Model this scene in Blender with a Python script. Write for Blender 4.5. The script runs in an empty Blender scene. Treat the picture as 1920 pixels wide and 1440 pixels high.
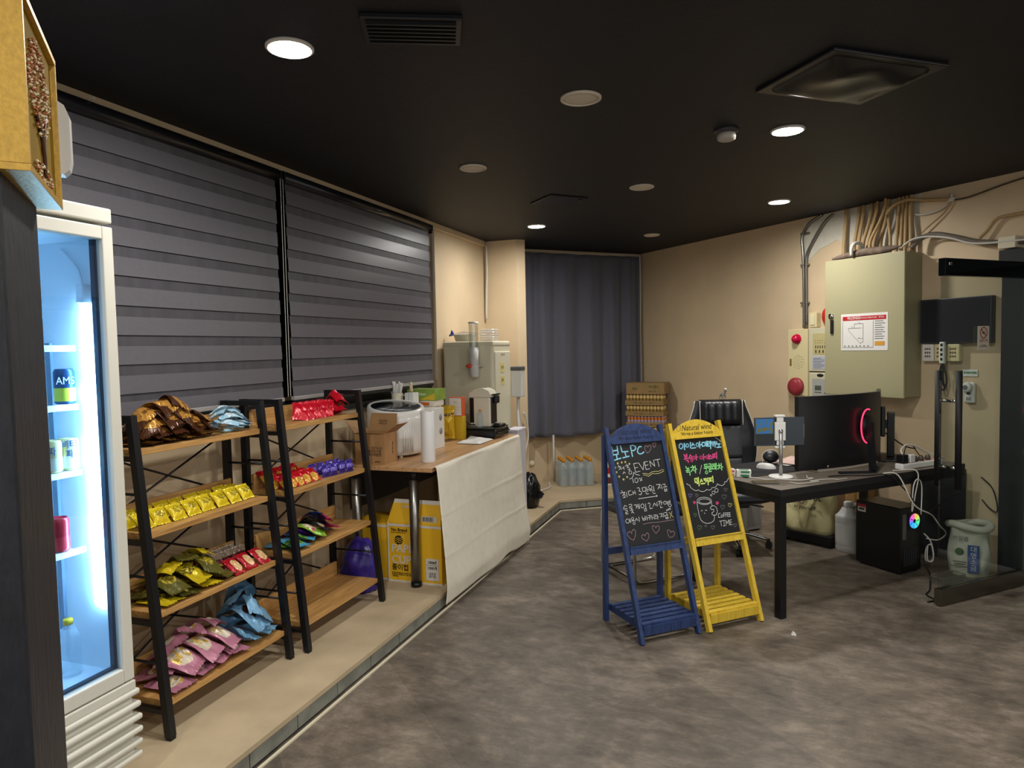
import bpy, bmesh, math, random
from mathutils import Vector, Matrix
PI = math.pi
S = bpy.context.scene
COL = S.collection
def lin(c):
    c = c.lstrip('#'); v = [int(c[i:i+2], 16)/255 for i in (0, 2, 4)]
    return tuple(x/12.92 if x <= .04045 else ((x+.055)/1.055)**2.4 for x in v)

# ---------------------------------------------------------------- camera, world, exposure
cam = bpy.data.cameras.new('camera')
cam.sensor_width = 36.0
cam.lens = 1300/1920*36.0
cam.clip_start = .05
cam_ob = bpy.data.objects.new('camera', cam); COL.objects.link(cam_ob)
YAW, PITCH, ROLL, EYE = math.radians(19.56), math.radians(3.0), math.radians(1.18), 1.65
fw = Vector((-math.sin(YAW)*math.cos(PITCH), math.cos(YAW)*math.cos(PITCH), -math.sin(PITCH)))
r0 = Vector((math.cos(YAW), math.sin(YAW), 0)); u0 = r0.cross(fw)
up = u0*math.cos(ROLL)+r0*math.sin(ROLL); rt = fw.cross(up)
M4 = Matrix((rt, up, -fw)).transposed().to_4x4(); M4.translation = (0, 0, EYE)
cam_ob.matrix_world = M4
S.camera = cam_ob
w = bpy.data.worlds.new('world'); S.world = w; w.use_nodes = True
# soft light from the rest of the hall, which goes on behind the camera
w.node_tree.nodes['Background'].inputs[0].default_value = (1, .96, .92, 1)
w.node_tree.nodes['Background'].inputs[1].default_value = 1.1
S.view_settings.view_transform = 'Standard'
S.view_settings.look = 'None'
S.view_settings.gamma = 1.0
S.view_settings.use_curve_mapping = False
S.view_settings.exposure = 0.12
LAMP = 450.0           # brightness of the ceiling downlights
STRIP = 62.0           # brightness of the LED strip in the drinks fridge
CEIL = 2.76
STEP = .10             # height of the raised strip of floor along the windows

# ---------------------------------------------------------------- helpers
class MB:
    """collects shapes in one bmesh; build() links them as one mesh object"""
    def __init__(s): s.bm = bmesh.new(); s.mi = 0
    def _mark(s, faces):
        for f in faces: f.material_index = s.mi
        return faces
    def hexa(s, pts): s._hexa(pts); return s
    def _hexa(s, pts):
        v = [s.bm.verts.new(p) for p in pts]
        return s._mark([s.bm.faces.new([v[i] for i in q]) for q in
            ((3,2,1,0),(4,5,6,7),(0,1,5,4),(1,2,6,5),(2,3,7,6),(3,0,4,7))])
    def box(s, x0, x1, y0, y1, z0, z1, bev=0, seg=2):
        f = s._hexa([(x0,y0,z0),(x1,y0,z0),(x1,y1,z0),(x0,y1,z0),(x0,y0,z1),(x1,y0,z1),(x1,y1,z1),(x0,y1,z1)])
        if bev:
            es = list({e for q in f for e in q.edges})
            r = bmesh.ops.bevel(s.bm, geom=es, offset=bev, segments=seg, affect='EDGES', profile=.5)
            s._mark(r['faces'])
        return s
    def bar(s, p, q, w, h=None, ref=(0,0,1)):
        p, q = Vector(p), Vector(q); h = h or w
        d = (q-p).normalized(); r = Vector(ref)
        if abs(d.dot(r)) > .97: r = Vector((1,0,0))
        a = d.cross(r).normalized(); b = a.cross(d)
        c = [a*(-w/2)+b*(-h/2), a*(w/2)+b*(-h/2), a*(w/2)+b*(h/2), a*(-w/2)+b*(h/2)]
        return s.hexa([p+x for x in c]+[q+x for x in c])
    def prism(s, poly, z0, z1, axis='z', flip=False):
        def P(a, b, c): return (a,b,c) if axis == 'z' else ((a,c,b) if axis == 'y' else (c,a,b))
        lo = [s.bm.verts.new(P(a,b,z0)) for a,b in poly]; hi = [s.bm.verts.new(P(a,b,z1)) for a,b in poly]
        n = len(poly); fs = [s.bm.faces.new(list(reversed(lo))), s.bm.faces.new(hi)]
        for i in range(n): fs.append(s.bm.faces.new((lo[i], lo[(i+1)%n], hi[(i+1)%n], hi[i])))
        s._mark(fs); return s
    def lathe(s, prof, seg=24, c=(0,0,0), sx=1, sy=1, closed=True):
        rings = []
        for r, z in prof:
            if r < 1e-6: rings.append([s.bm.verts.new((c[0],c[1],c[2]+z))])
            else: rings.append([s.bm.verts.new((c[0]+r*sx*math.cos(2*PI*i/seg), c[1]+r*sy*math.sin(2*PI*i/seg), c[2]+z)) for i in range(seg)])
        fs = []
        for A, B in zip(rings, rings[1:]):
            for i in range(seg):
                j = (i+1) % seg
                if len(A) == 1 and len(B) == 1: break
                if len(A) == 1: fs.append(s.bm.faces.new((A[0], B[j], B[i])))
                elif len(B) == 1: fs.append(s.bm.faces.new((A[i], A[j], B[0])))
                else: fs.append(s.bm.faces.new((A[i], A[j], B[j], B[i])))
        if closed:
            if len(rings[0]) > 1: fs.append(s.bm.faces.new(list(reversed(rings[0]))))
            if len(rings[-1]) > 1: fs.append(s.bm.faces.new(rings[-1]))
        for f in fs: f.smooth = True
        s._mark(fs); return s
    def cyl(s, p, q, r, seg=16, r2=None):
        p, q = Vector(p), Vector(q); d = (q-p).normalized()
        a = d.cross(Vector((0,0,1)) if abs(d.z) < .9 else Vector((1,0,0))).normalized(); b = d.cross(a)
        r2 = r if r2 is None else r2
        A = [s.bm.verts.new(p+(a*math.cos(t)+b*math.sin(t))*r) for t in [2*PI*i/seg for i in range(seg)]]
        B = [s.bm.verts.new(q+(a*math.cos(t)+b*math.sin(t))*r2) for t in [2*PI*i/seg for i in range(seg)]]
        fs = [s.bm.faces.new((A[i],A[(i+1)%seg],B[(i+1)%seg],B[i])) for i in range(seg)]
        for f in fs: f.smooth = True
        fs += [s.bm.faces.new(list(reversed(A))), s.bm.faces.new(B)]
        s._mark(fs); return s
    def tube(s, pts, r, seg=8, smooth=4):
        P = [Vector(p) for p in pts]
        if smooth > 1 and len(P) > 2:      # Catmull-Rom
            Q = []
            for i in range(len(P)-1):
                a, b, c, d = P[max(i-1,0)], P[i], P[i+1], P[min(i+2,len(P)-1)]
                for k in range(smooth):
                    t = k/smooth
                    Q.append(.5*((2*b)+(c-a)*t+(2*a-5*b+4*c-d)*t*t+(3*b-a-3*c+d)*t**3))
            P = Q+[P[-1]]
        prev = None; rings = []
        for i, p in enumerate(P):
            t = (P[min(i+1,len(P)-1)]-P[max(i-1,0)])
            t = t.normalized() if t.length > 1e-9 else Vector((0,0,1))
            if prev is None:
                a = t.cross(Vector((0,0,1)) if abs(t.z) < .9 else Vector((1,0,0))).normalized()
            else:
                a = (prev-t*prev.dot(t)).normalized()
            prev = a; b = t.cross(a); rr = r(i/(len(P)-1)) if callable(r) else r
            rings.append([s.bm.verts.new(p+(a*math.cos(2*PI*k/seg)+b*math.sin(2*PI*k/seg))*rr) for k in range(seg)])
        fs = []
        for A, B in zip(rings, rings[1:]):
            for k in range(seg): fs.append(s.bm.faces.new((A[k],A[(k+1)%seg],B[(k+1)%seg],B[k])))
        for f in fs: f.smooth = True
        fs += [s.bm.faces.new(list(reversed(rings[0]))), s.bm.faces.new(rings[-1])]
        s._mark(fs); return s
    def grid(s, fn, nu, nv, smooth=True, wrap=False):
        V = [[s.bm.verts.new(fn(i/nu, j/nv)) for j in range(nv+1)] for i in range(nu if wrap else nu+1)]
        fs = []
        for i in range(nu):
            k = (i+1) % nu if wrap else i+1
            for j in range(nv): fs.append(s.bm.faces.new((V[i][j], V[k][j], V[k][j+1], V[i][j+1])))
        for f in fs: f.smooth = smooth
        s._mark(fs); return s
    def disc(s, c, r, n=(0,0,1), seg=24):
        n = Vector(n).normalized(); c = Vector(c)
        a = n.cross(Vector((0,0,1)) if abs(n.z) < .9 else Vector((1,0,0))).normalized(); b = n.cross(a)
        f = s.bm.faces.new([s.bm.verts.new(c+(a*math.cos(2*PI*i/seg)+b*math.sin(2*PI*i/seg))*r) for i in range(seg)])
        s._mark([f]); return s
    def quad(s, *p):
        s._mark([s.bm.faces.new([s.bm.verts.new(x) for x in p])]); return s
    def stroke(s, pts, w, off, fn):
        """a flat line of width w along 2-D points, lifted by off; fn(x, y, h) -> 3-D"""
        for a, b in zip(pts, pts[1:]):
            d = Vector((b[0]-a[0], b[1]-a[1]))
            if d.length < 1e-6: continue
            d.normalize(); n = Vector((-d.y, d.x))*w/2; e = d*w*.35
            q = [(a[0]-e.x+n.x, a[1]-e.y+n.y), (a[0]-e.x-n.x, a[1]-e.y-n.y), (b[0]+e.x-n.x, b[1]+e.y-n.y), (b[0]+e.x+n.x, b[1]+e.y+n.y)]
            s._mark([s.bm.faces.new([s.bm.verts.new(fn(x, y, off)) for x, y in q])])
        return s
    def xf(s, m):
        bmesh.ops.transform(s.bm, matrix=m, verts=s.bm.verts); return s
    def build(s, name, mats, parent=None, loc=None, rot=None, recalc=True):
        if recalc: bmesh.ops.recalc_face_normals(s.bm, faces=s.bm.faces)
        me = bpy.data.meshes.new(name); s.bm.to_mesh(me); s.bm.free()
        for m in (mats if isinstance(mats, (list, tuple)) else [mats]): me.materials.append(m)
        o = bpy.data.objects.new(name, me); COL.objects.link(o)
        if parent: o.parent = parent
        if loc: o.location = loc
        if rot: o.rotation_euler = rot
        return o
def tag(o, label, cat, group=None, kind=None):
    if label: o['label'] = label
    if cat: o['category'] = cat
    if group: o['group'] = group
    if kind: o['kind'] = kind
    return o
def thing(name, label, cat, loc=(0,0,0), rz=0, group=None):
    o = bpy.data.objects.new(name, None); COL.objects.link(o)
    o.location = loc; o.rotation_euler = (0,0,rz); o.empty_display_size = .05
    return tag(o, label, cat, group)
def struct(o, label=None):
    o['kind'] = 'structure'
    if label: o['label'] = label
    return o
def copy_tree(o, parent=None):
    c = o.copy(); COL.objects.link(c)
    if parent: c.parent = parent
    for ch in list(o.children): copy_tree(ch, c)
    return c
def text(name, body, size, mat, parent, loc, rot, align='CENTER', shear=0, depth=.0006, xs=1.0, bold=0):
    cu = bpy.data.curves.new(name, 'FONT'); cu.body = body; cu.size = size; cu.align_x = align; cu.align_y = 'CENTER'
    cu.shear = shear; cu.extrude = depth; cu.offset = bold; cu.resolution_u = 3
    t = bpy.data.objects.new(name+'_curve', cu); COL.objects.link(t)
    bpy.context.view_layer.update()
    me = bpy.data.meshes.new_from_object(t.evaluated_get(bpy.context.evaluated_depsgraph_get()))
    bpy.data.objects.remove(t); bpy.data.curves.remove(cu)
    me.materials.clear(); me.materials.append(mat)
    o = bpy.data.objects.new(name, me); COL.objects.link(o); o.parent = parent
    o.location = loc; o.rotation_euler = rot; o.scale = (xs,1,1)
    return o

# ---------------------------------------------------------------- materials
MATS = {}
def mat(name, col, rough=.5, metal=0, spec=.5, noise=0, nscale=20, bump=0, bscale=60, emit=None, estr=0, trans=0, ior=1.45, alpha=1, col2=None, stretch=(1,1,1), detail=4, coat=0, sheen=0):
    if name in MATS: return MATS[name]
    m = bpy.data.materials.new(name); m.use_nodes = True; N = m.node_tree.nodes; L = m.node_tree.links
    b = N['Principled BSDF']; c = lin(col) if isinstance(col, str) else col
    b.inputs['Base Color'].default_value = (*c, 1); b.inputs['Roughness'].default_value = rough
    b.inputs['Metallic'].default_value = metal; b.inputs['Specular IOR Level'].default_value = spec
    b.inputs['Transmission Weight'].default_value = trans; b.inputs['IOR'].default_value = ior; b.inputs['Alpha'].default_value = alpha
    b.inputs['Coat Weight'].default_value = coat; b.inputs['Sheen Weight'].default_value = sheen
    if emit:
        b.inputs['Emission Color'].default_value = (*(lin(emit) if isinstance(emit, str) else emit), 1); b.inputs['Emission Strength'].default_value = estr
    if noise or bump:
        tc = N.new('ShaderNodeTexCoord'); mp = N.new('ShaderNodeMapping'); L.new(tc.outputs['Object'], mp.inputs[0]); mp.inputs['Scale'].default_value = stretch
    if noise:
        t = N.new('ShaderNodeTexNoise'); t.inputs['Scale'].default_value = nscale; t.inputs['Detail'].default_value = detail; L.new(mp.outputs[0], t.inputs['Vector'])
        r = N.new('ShaderNodeValToRGB'); r.color_ramp.elements[0].position = .3; r.color_ramp.elements[1].position = .7
        d = lin(col2) if col2 else tuple(x*(1-noise) for x in c)
        e = c if col2 else tuple(min(1, x*(1+noise*.6)) for x in c)
        r.color_ramp.elements[0].color = (*d, 1); r.color_ramp.elements[1].color = (*e, 1)
        L.new(t.outputs[0], r.inputs[0]); L.new(r.outputs[0], b.inputs['Base Color'])
    if bump:
        t2 = N.new('ShaderNodeTexNoise'); t2.inputs['Scale'].default_value = bscale; t2.inputs['Detail'].default_value = 5; L.new(mp.outputs[0], t2.inputs['Vector'])
        bp = N.new('ShaderNodeBump'); bp.inputs['Strength'].default_value = bump; bp.inputs['Distance'].default_value = .01
        L.new(t2.outputs[0], bp.inputs['Height']); L.new(bp.outputs[0], b.inputs['Normal'])
    MATS[name] = m; return m
def glass(name, tint='#ffffff', rough=0.0, refl=.12, see=.9, milk=0):
    """thin clear pane: mostly see-through with a fresnel reflection"""
    if name in MATS: return MATS[name]
    m = bpy.data.materials.new(name); m.use_nodes = True; N = m.node_tree.nodes; L = m.node_tree.links; N.remove(N['Principled BSDF'])
    t = N.new('ShaderNodeBsdfTransparent'); t.inputs[0].default_value = (*[x*see for x in lin(tint)], 1)
    g = N.new('ShaderNodeBsdfGlossy'); g.inputs['Roughness'].default_value = rough; g.inputs[0].default_value = (1,1,1,1)
    f = N.new('ShaderNodeFresnel'); ge = N.new('ShaderNodeNewGeometry'); io = N.new('ShaderNodeMapRange'); io.inputs[3].default_value = 1.45; io.inputs[4].default_value = 1/1.45
    L.new(ge.outputs['Backfacing'], io.inputs[0]); L.new(io.outputs[0], f.inputs[0])
    mu = N.new('ShaderNodeMath'); mu.operation = 'MULTIPLY_ADD'; mu.inputs[1].default_value = .9; mu.inputs[2].default_value = refl*.1
    x = N.new('ShaderNodeMixShader'); L.new(f.outputs[0], mu.inputs[0]); L.new(mu.outputs[0], x.inputs[0]); L.new(t.outputs[0], x.inputs[1]); L.new(g.outputs[0], x.inputs[2])
    out = x.outputs[0]
    if milk:
        d = N.new('ShaderNodeBsdfDiffuse'); d.inputs[0].default_value = (.85,.87,.88,1); y = N.new('ShaderNodeMixShader'); y.inputs[0].default_value = milk
        L.new(out, y.inputs[1]); L.new(d.outputs[0], y.inputs[2]); out = y.outputs[0]
    L.new(out, N['Material Output'].inputs[0]); MATS[name] = m; return m
def wood(name, a, b, axis=1, rough=.45, sc=3.0):
    if name in MATS: return MATS[name]
    m = mat(name, a, rough); N = m.node_tree.nodes; L = m.node_tree.links
    tc = N.new('ShaderNodeTexCoord'); mp = N.new('ShaderNodeMapping'); L.new(tc.outputs['Object'], mp.inputs[0])
    st = [14,14,14]; st[axis] = .9; mp.inputs['Scale'].default_value = st
    t = N.new('ShaderNodeTexNoise'); t.inputs['Scale'].default_value = sc; t.inputs['Detail'].default_value = 7; t.inputs['Distortion'].default_value = 1.2
    r = N.new('ShaderNodeValToRGB'); r.color_ramp.elements[0].position = .32; r.color_ramp.elements[1].position = .66
    r.color_ramp.elements[0].color = (*lin(a), 1); r.color_ramp.elements[1].color = (*lin(b), 1)
    L.new(mp.outputs[0], t.inputs['Vector']); L.new(t.outputs[0], r.inputs[0]); L.new(r.outputs[0], N['Principled BSDF'].inputs['Base Color'])
    return m
def bagmat(name, base, p1, p2, mode=0, rough=.28, metal=.25, cx=.5, cy=.5, rx=.28, ry=.3, blot=7, cov=.5, top=None):
    """printed foil wrapper: base colour, an oval or band of print, and small blotches of a second ink"""
    if name in MATS: return MATS[name]
    m = mat(name, base, rough, metal); N = m.node_tree.nodes; L = m.node_tree.links; b = N['Principled BSDF']
    tc = N.new('ShaderNodeTexCoord'); sp = N.new('ShaderNodeSeparateXYZ'); L.new(tc.outputs['Generated'], sp.inputs[0])
    def mth(op, a, c):
        n = N.new('ShaderNodeMath'); n.operation = op
        for i, v in enumerate((a, c)):
            if hasattr(v, 'links') or hasattr(v, 'is_linked'): L.new(v, n.inputs[i])
            else: n.inputs[i].default_value = v
        return n.outputs[0]
    X = mth('DIVIDE', mth('SUBTRACT', sp.outputs[0], cx), rx); Y = mth('DIVIDE', mth('SUBTRACT', sp.outputs[1], cy), ry)
    if mode == 0: d = mth('ADD', mth('MULTIPLY', X, X), mth('MULTIPLY', Y, Y))
    elif mode == 1: d = mth('ABSOLUTE', Y, 0)
    else: d = mth('ABSOLUTE', mth('ADD', X, Y), 0)
    k = mth('LESS_THAN', d, 1.0)
    k = mth('MULTIPLY', k, mth('GREATER_THAN', sp.outputs[2], .42))
    no = N.new('ShaderNodeTexNoise'); no.inputs['Scale'].default_value = blot; no.inputs['Detail'].default_value = 2; L.new(tc.outputs['Generated'], no.inputs['Vector'])
    k2 = mth('GREATER_THAN', no.outputs[0], 1-cov)
    m1 = N.new('ShaderNodeMix'); m1.data_type = 'RGBA'; m1.inputs[6].default_value = (*lin(p1), 1); m1.inputs[7].default_value = (*lin(p2), 1); L.new(k2, m1.inputs[0])
    m2 = N.new('ShaderNodeMix'); m2.data_type = 'RGBA'; m2.inputs[6].default_value = (*lin(base), 1); L.new(k, m2.inputs[0]); L.new(m1.outputs[2], m2.inputs[7])
    L.new(m2.outputs[2], b.inputs['Base Color']); return m
# ---------------------------------------------------------------- surfaces of the room
def floor_mat():
    m = mat('vinyl_floor', '#6d645c', .42); N = m.node_tree.nodes; L = m.node_tree.links; b = N['Principled BSDF']
    tc = N.new('ShaderNodeTexCoord'); mp = N.new('ShaderNodeMapping'); L.new(tc.outputs['Object'], mp.inputs[0]); mp.inputs['Rotation'].default_value = (0,0,PI/4)
    br = N.new('ShaderNodeTexBrick'); br.inputs['Scale'].default_value = 1.0; br.inputs['Brick Width'].default_value = 1.24; br.inputs['Row Height'].default_value = .635
    br.inputs['Mortar Size'].default_value = .0016; br.inputs['Mortar Smooth'].default_value = 0
    br.inputs['Color1'].default_value = (.36,.36,.36,1); br.inputs['Color2'].default_value = (.60,.60,.60,1); br.inputs['Mortar'].default_value = (.28,.28,.28,1)
    mp2 = N.new('ShaderNodeMapping'); mp2.inputs['Location'].default_value = (.3,.34,0); L.new(mp.outputs[0], mp2.inputs[0]); L.new(mp2.outputs[0], br.inputs['Vector'])
    n1 = N.new('ShaderNodeTexNoise'); n1.inputs['Scale'].default_value = 2.2; n1.inputs['Detail'].default_value = 9; n1.inputs['Roughness'].default_value = .68; n1.inputs['Distortion'].default_value = .6
    L.new(mp.outputs[0], n1.inputs['Vector'])
    mp3 = N.new('ShaderNodeMapping'); mp3.inputs['Scale'].default_value = (2.6,5.0,1); mp3.inputs['Rotation'].default_value = (0,0,.35); L.new(tc.outputs['Object'], mp3.inputs[0])
    n2 = N.new('ShaderNodeTexNoise'); n2.inputs['Scale'].default_value = 2.2; n2.inputs['Detail'].default_value = 10; n2.inputs['Roughness'].default_value = .75; L.new(mp3.outputs[0], n2.inputs['Vector'])
    r = N.new('ShaderNodeValToRGB'); e = r.color_ramp.elements; e[0].position = .34; e[0].color = (*lin('#3a342d'),1); e[1].position = .68; e[1].color = (*lin('#958979'),1)
    x = e.new(.5); x.color = (*lin('#665c50'),1)
    av = N.new('ShaderNodeMath'); av.operation = 'ADD'; L.new(n1.outputs[0], av.inputs[0]); L.new(n2.outputs[0], av.inputs[1])
    hf = N.new('ShaderNodeMath'); hf.operation = 'MULTIPLY'; hf.inputs[1].default_value = .5; L.new(av.outputs[0], hf.inputs[0]); L.new(hf.outputs[0], r.inputs[0])
    mx = N.new('ShaderNodeMix'); mx.data_type = 'RGBA'; mx.blend_type = 'OVERLAY'; mx.inputs[0].default_value = .55; L.new(r.outputs[0], mx.inputs[6]); L.new(br.outputs[0], mx.inputs[7])
    # light scuff scratches
    vo = N.new('ShaderNodeTexNoise'); vo.inputs['Scale'].default_value = 3.5; vo.inputs['Detail'].default_value = 3; vo.inputs['Distortion'].default_value = 2.5; L.new(mp3.outputs[0], vo.inputs['Vector'])
    sc = N.new('ShaderNodeValToRGB'); q = sc.color_ramp.elements; q[0].position = .495; q[0].color = (0,0,0,1); q[1].position = .505; q[1].color = (0,0,0,1); z = q.new(.5); z.color = (1,1,1,1)
    L.new(vo.outputs[0], sc.inputs[0])
    ma = N.new('ShaderNodeMath'); ma.operation = 'MULTIPLY'; L.new(sc.outputs[0], ma.inputs[0]); L.new(n1.outputs[0], ma.inputs[1])
    mb = N.new('ShaderNodeMath'); mb.operation = 'MULTIPLY'; mb.inputs[1].default_value = .35; L.new(ma.outputs[0], mb.inputs[0])
    m2 = N.new('ShaderNodeMix'); m2.data_type = 'RGBA'; m2.inputs[7].default_value = (*lin('#a49a90'),1); L.new(mb.outputs[0], m2.inputs[0]); L.new(mx.outputs[2], m2.inputs[6])
    L.new(m2.outputs[2], b.inputs['Base Color'])
    bp = N.new('ShaderNodeBump'); bp.inputs['Strength'].default_value = .12; bp.inputs['Distance'].default_value = .01; L.new(n2.outputs[0], bp.inputs['Height']); L.new(bp.outputs[0], b.inputs['Normal'])
    rr = N.new('ShaderNodeMapRange'); rr.inputs[3].default_value = .34; rr.inputs[4].default_value = .6; L.new(n1.outputs[0], rr.inputs[0]); L.new(rr.outputs[0], b.inputs['Roughness'])
    return m
M_FLOOR = floor_mat()
M_WALL = mat('beige_paint', '#cdb795', .62, noise=.07, nscale=2.5, bump=.1, bscale=38)
M_CEIL = mat('black_ceiling_paint', '#13151d', .62, noise=.25, nscale=5, bump=.25, bscale=45, stretch=(1,5,1))
M_STEPTOP = mat('brown_concrete_paint', '#b8a586', .6, noise=.16, nscale=4, bump=.15, bscale=30, detail=8)
M_TILE = mat('grey_concrete_tile', '#7c7c72', .75, noise=.3, nscale=9, bump=.2, bscale=90, detail=8)
M_GROUT = mat('dark_grout', '#3b3a36', .8)
M_CREAM = mat('cream_strip', '#d6cdb2', .5)
M_BLACKWALL = mat('black_rough_plaster', '#191c23', .5, noise=.3, nscale=6, bump=.55, bscale=16, stretch=(3,3,.7))
M_BLACK = mat('black_metal', '#0e0f13', .42, metal=.0, spec=.5)
M_DARKFRAME = mat('dark_window_frame', '#16171a', .4)
M_NIGHT = mat('night_glass', '#050608', .08, spec=.6)
M_CHROME = mat('chrome', '#c9c9c9', .16, metal=1)
M_STEEL = mat('brushed_steel', '#8f8d88', .32, metal=1, noise=.12, nscale=30, stretch=(1,1,12))
M_WHITE = mat('white_plastic', '#d9d8d2', .38)
M_OFFWHITE = mat('off_white_plastic', '#d3cdb4', .42)
M_PAPER = mat('white_paper', '#d8d6d0', .7)
M_INK = mat('black_ink', '#15130f', .7)
M_CARD = mat('brown_cardboard', '#a37b50', .75, noise=.06, nscale=8)
M_RED = mat('signal_red', '#b3202a', .32)
M_CABLEW = mat('white_cable', '#c9c5bb', .5)
M_CABLEB = mat('black_cable', '#0c0c0e', .5)

# floor, ceiling, walls
def slab(name, poly, z0, z1, m, label=None):
    return struct(MB().prism(poly, z0, z1).build(name, m), label)
slab('floor', [(-3.0,-5),(7,-5),(7,9.2),(-3.0,9.2)], -.12, 0, M_FLOOR)
slab('ceiling', [(-3.0,-5),(7,-5),(7,9.2),(-3.0,9.2)], CEIL, CEIL+.12, M_CEIL)
WX = -2.70
b = MB()
b.box(WX-.2, WX, -2.4, 6.8, 0, 1.27).box(WX-.2, WX, -2.4, 6.8, 2.70, CEIL).box(WX-.2, WX, 5.62, 6.8, 1.27, 2.70).box(WX-.2, WX, -2.4, .9, 1.27, 2.70)
struct(b.build('wall_left', M_WALL))
struct(MB().box(WX, WX+.035, -2.4, 6.8, 2.705, CEIL, .006).build('trim_1', M_WALL))
# dark window behind the blinds
w1 = MB(); w1.box(WX-.16, WX-.15, .9, 5.62, 1.27, 2.70)
wo = struct(w1.build('window_1', M_NIGHT))
f = MB(); f.box(WX-.149, WX-.06, .9, 5.62, 1.27, 1.33).box(WX-.149, WX-.06, .9, 5.62, 2.64, 2.70)
for y in (.93, 2.4, 3.50, 4.6, 5.585): f.box(WX-.149, WX-.06, y-.03, y+.03, 1.33, 2.64)
for z in (1.62, 1.95, 2.28): f.box(WX-.149, WX-.09, 3.40, 3.62, z, z+.022)
f.build('window_frame', M_DARKFRAME, wo)
struct(MB().box(WX, WX+.03, .9, 5.62, 1.245, 1.285, .004).build('trim_2', M_DARKFRAME))
# pillar and curtain wall in the far left corner
b = MB(); b.prism([(WX-.2,6.8),(-2.34,6.8),(-2.27,6.87),(-2.44,7.30),(-2.64,7.30),(WX-.2,7.30)], 0, CEIL)
struct(b.build('wall_pillar', M_WALL))
b = MB(); b.prism([(-2.72,7.262),(-1.36,8.622),(-1.46,8.722),(-2.82,7.362)], 0, CEIL)
struct(b.build('wall_back', M_WALL))
# right wall: local x runs along the wall from the far corner, room side is -y
RW = Vector((-1.365, 8.615, 0)); RA = -PI/4
def on_right(s, d=0, z=0): return Vector((RW.x+.70711*s-.70711*d, RW.y-.70711*s-.70711*d, z))
b = MB(); b.box(-.02, 4.20, 0, .16, 0, CEIL).box(4.20, 7.6, 0, .16, 2.24, CEIL).box(5.45, 7.6, 0, .16, 0, 2.24)
struct(b.build('wall_right', M_WALL, loc=RW, rot=(0,0,RA)))
# entrance frame in the right wall
b = MB(); b.box(4.20, 4.36, -.05, .12, 0, 2.24, .004).box(5.36, 5.50, -.05, .12, 0, 2.24, .004)
b.box(4.20, 5.50, -.09, .12, 2.12, 2.24, .004)
M_DOORFRAME = mat('dark_door_frame', '#2b2e30', .4)
struct(b.build('door_1', M_DOORFRAME, loc=RW, rot=(0,0,RA)))
b = MB(); b.box(4.36, 4.372, -.03, .10, 0, .80, .002).box(4.19, 4.30, -.085, .02, 2.25, 2.33, .004)
struct(b.build('trim_3', M_CREAM, loc=RW, rot=(0,0,RA)))
struct(MB().box(4.36, 5.36, .10, .13, .02, 2.12).build('door_2', mat('dark_outside_panel', '#15171a', .3), loc=RW, rot=(0,0,RA)))

# raised step: brown top, grey tiles on the riser, pale sealant line at its foot
STEP_POLY = [(-2.70,-2.4),(-1.90,-2.4),(-1.90,6.68),(-.44,7.69),(-1.365,8.60),(-2.70,7.27)]
b = MB(); b.prism(STEP_POLY, 0, STEP-.022); b.mi = 1
b.prism([(-2.70,-2.4),(-1.885,-2.4),(-1.885,6.672),(-.43,7.676),(-1.365,8.60),(-2.70,7.27)], STEP-.022, STEP)
b.mi = 2
def riser(p, q, n0, gap=.006):
    p, q = Vector(p), Vector(q); d = (q-p); n = round(d.length/.30); d.normalize(); nn = Vector((d.y,-d.x))
    st = (q-p).length/n
    for i in range(n):
        a = p+d*(i*st+gap/2); c = p+d*((i+1)*st-gap/2)
        b.prism([a.to_tuple(), (a+nn*.012).to_tuple(), (c+nn*.012).to_tuple(), c.to_tuple()], .014, STEP-.026)
riser((-1.90,-2.4), (-1.90,6.68), 0)
riser((-1.90,6.68), (-.44,7.69), 0)
st = struct(b.build('floor_step', [M_GROUT, M_STEPTOP, M_TILE]))
b = MB(); b.bar((-1.868,-2.4,.004), (-1.868,6.655,.004), .012, .008); b.bar((-1.868,6.655,.004), (-.42,7.655,.004), .012, .008)
struct(b.build('trim_4', M_CREAM))

# ---------------------------------------------------------------- ceiling fittings
M_LAMP = mat('lamp_diffuser', '#ffffff', .5, emit=(1.0,.975,.935), estr=LAMP)
M_LAMPRING = mat('lamp_ring', '#cfcac0', .45)
M_OFFLAMP = mat('unlit_cream_cover', '#d9cfbd', .6)
def downlight(x, y, r, label, on=True):
    t = thing('ceiling_downlight' if on else 'round_ceiling_cover', label, 'ceiling light' if on else 'ceiling cover', (x,y,CEIL), 0, 'lit ceiling downlights' if on else 'unlit round ceiling covers')
    p = MB(); p.lathe([(r*.86,-.004),(r*.88,-.012),(r,-.008),(r,0),(r*.86,0)], 40, closed=False); p.build('ring', M_LAMPRING if on else M_OFFLAMP, t)
    p = MB(); p.lathe([(r*.86,-.003),(r*.6,-.0075),(r*.3,-.009),(0,-.0095)], 40, closed=False); p.build('diffuser' if on else 'cover', M_LAMP if on else M_OFFLAMP, t)
    return t
for x, y, l in ((-1.605,2.175,'lit white downlight at the window end, nearest the fridge'), (.149,3.972,'lit white downlight over the black desk, beside the smoke detector'),
        (.16,5.925,'lit white downlight nearest the electric cabinet on the right wall'), (-1.906,6.124,'lit white downlight in front of the grey curtain pillar')):
    downlight(x, y, .086, l)
for x, y in ((.15,2.0),(-1.55,.1),(.15,.05),(1.9,2.0),(1.9,.05)):
    downlight(x, y, .086, 'lit white downlight out of view behind the camera')
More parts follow.
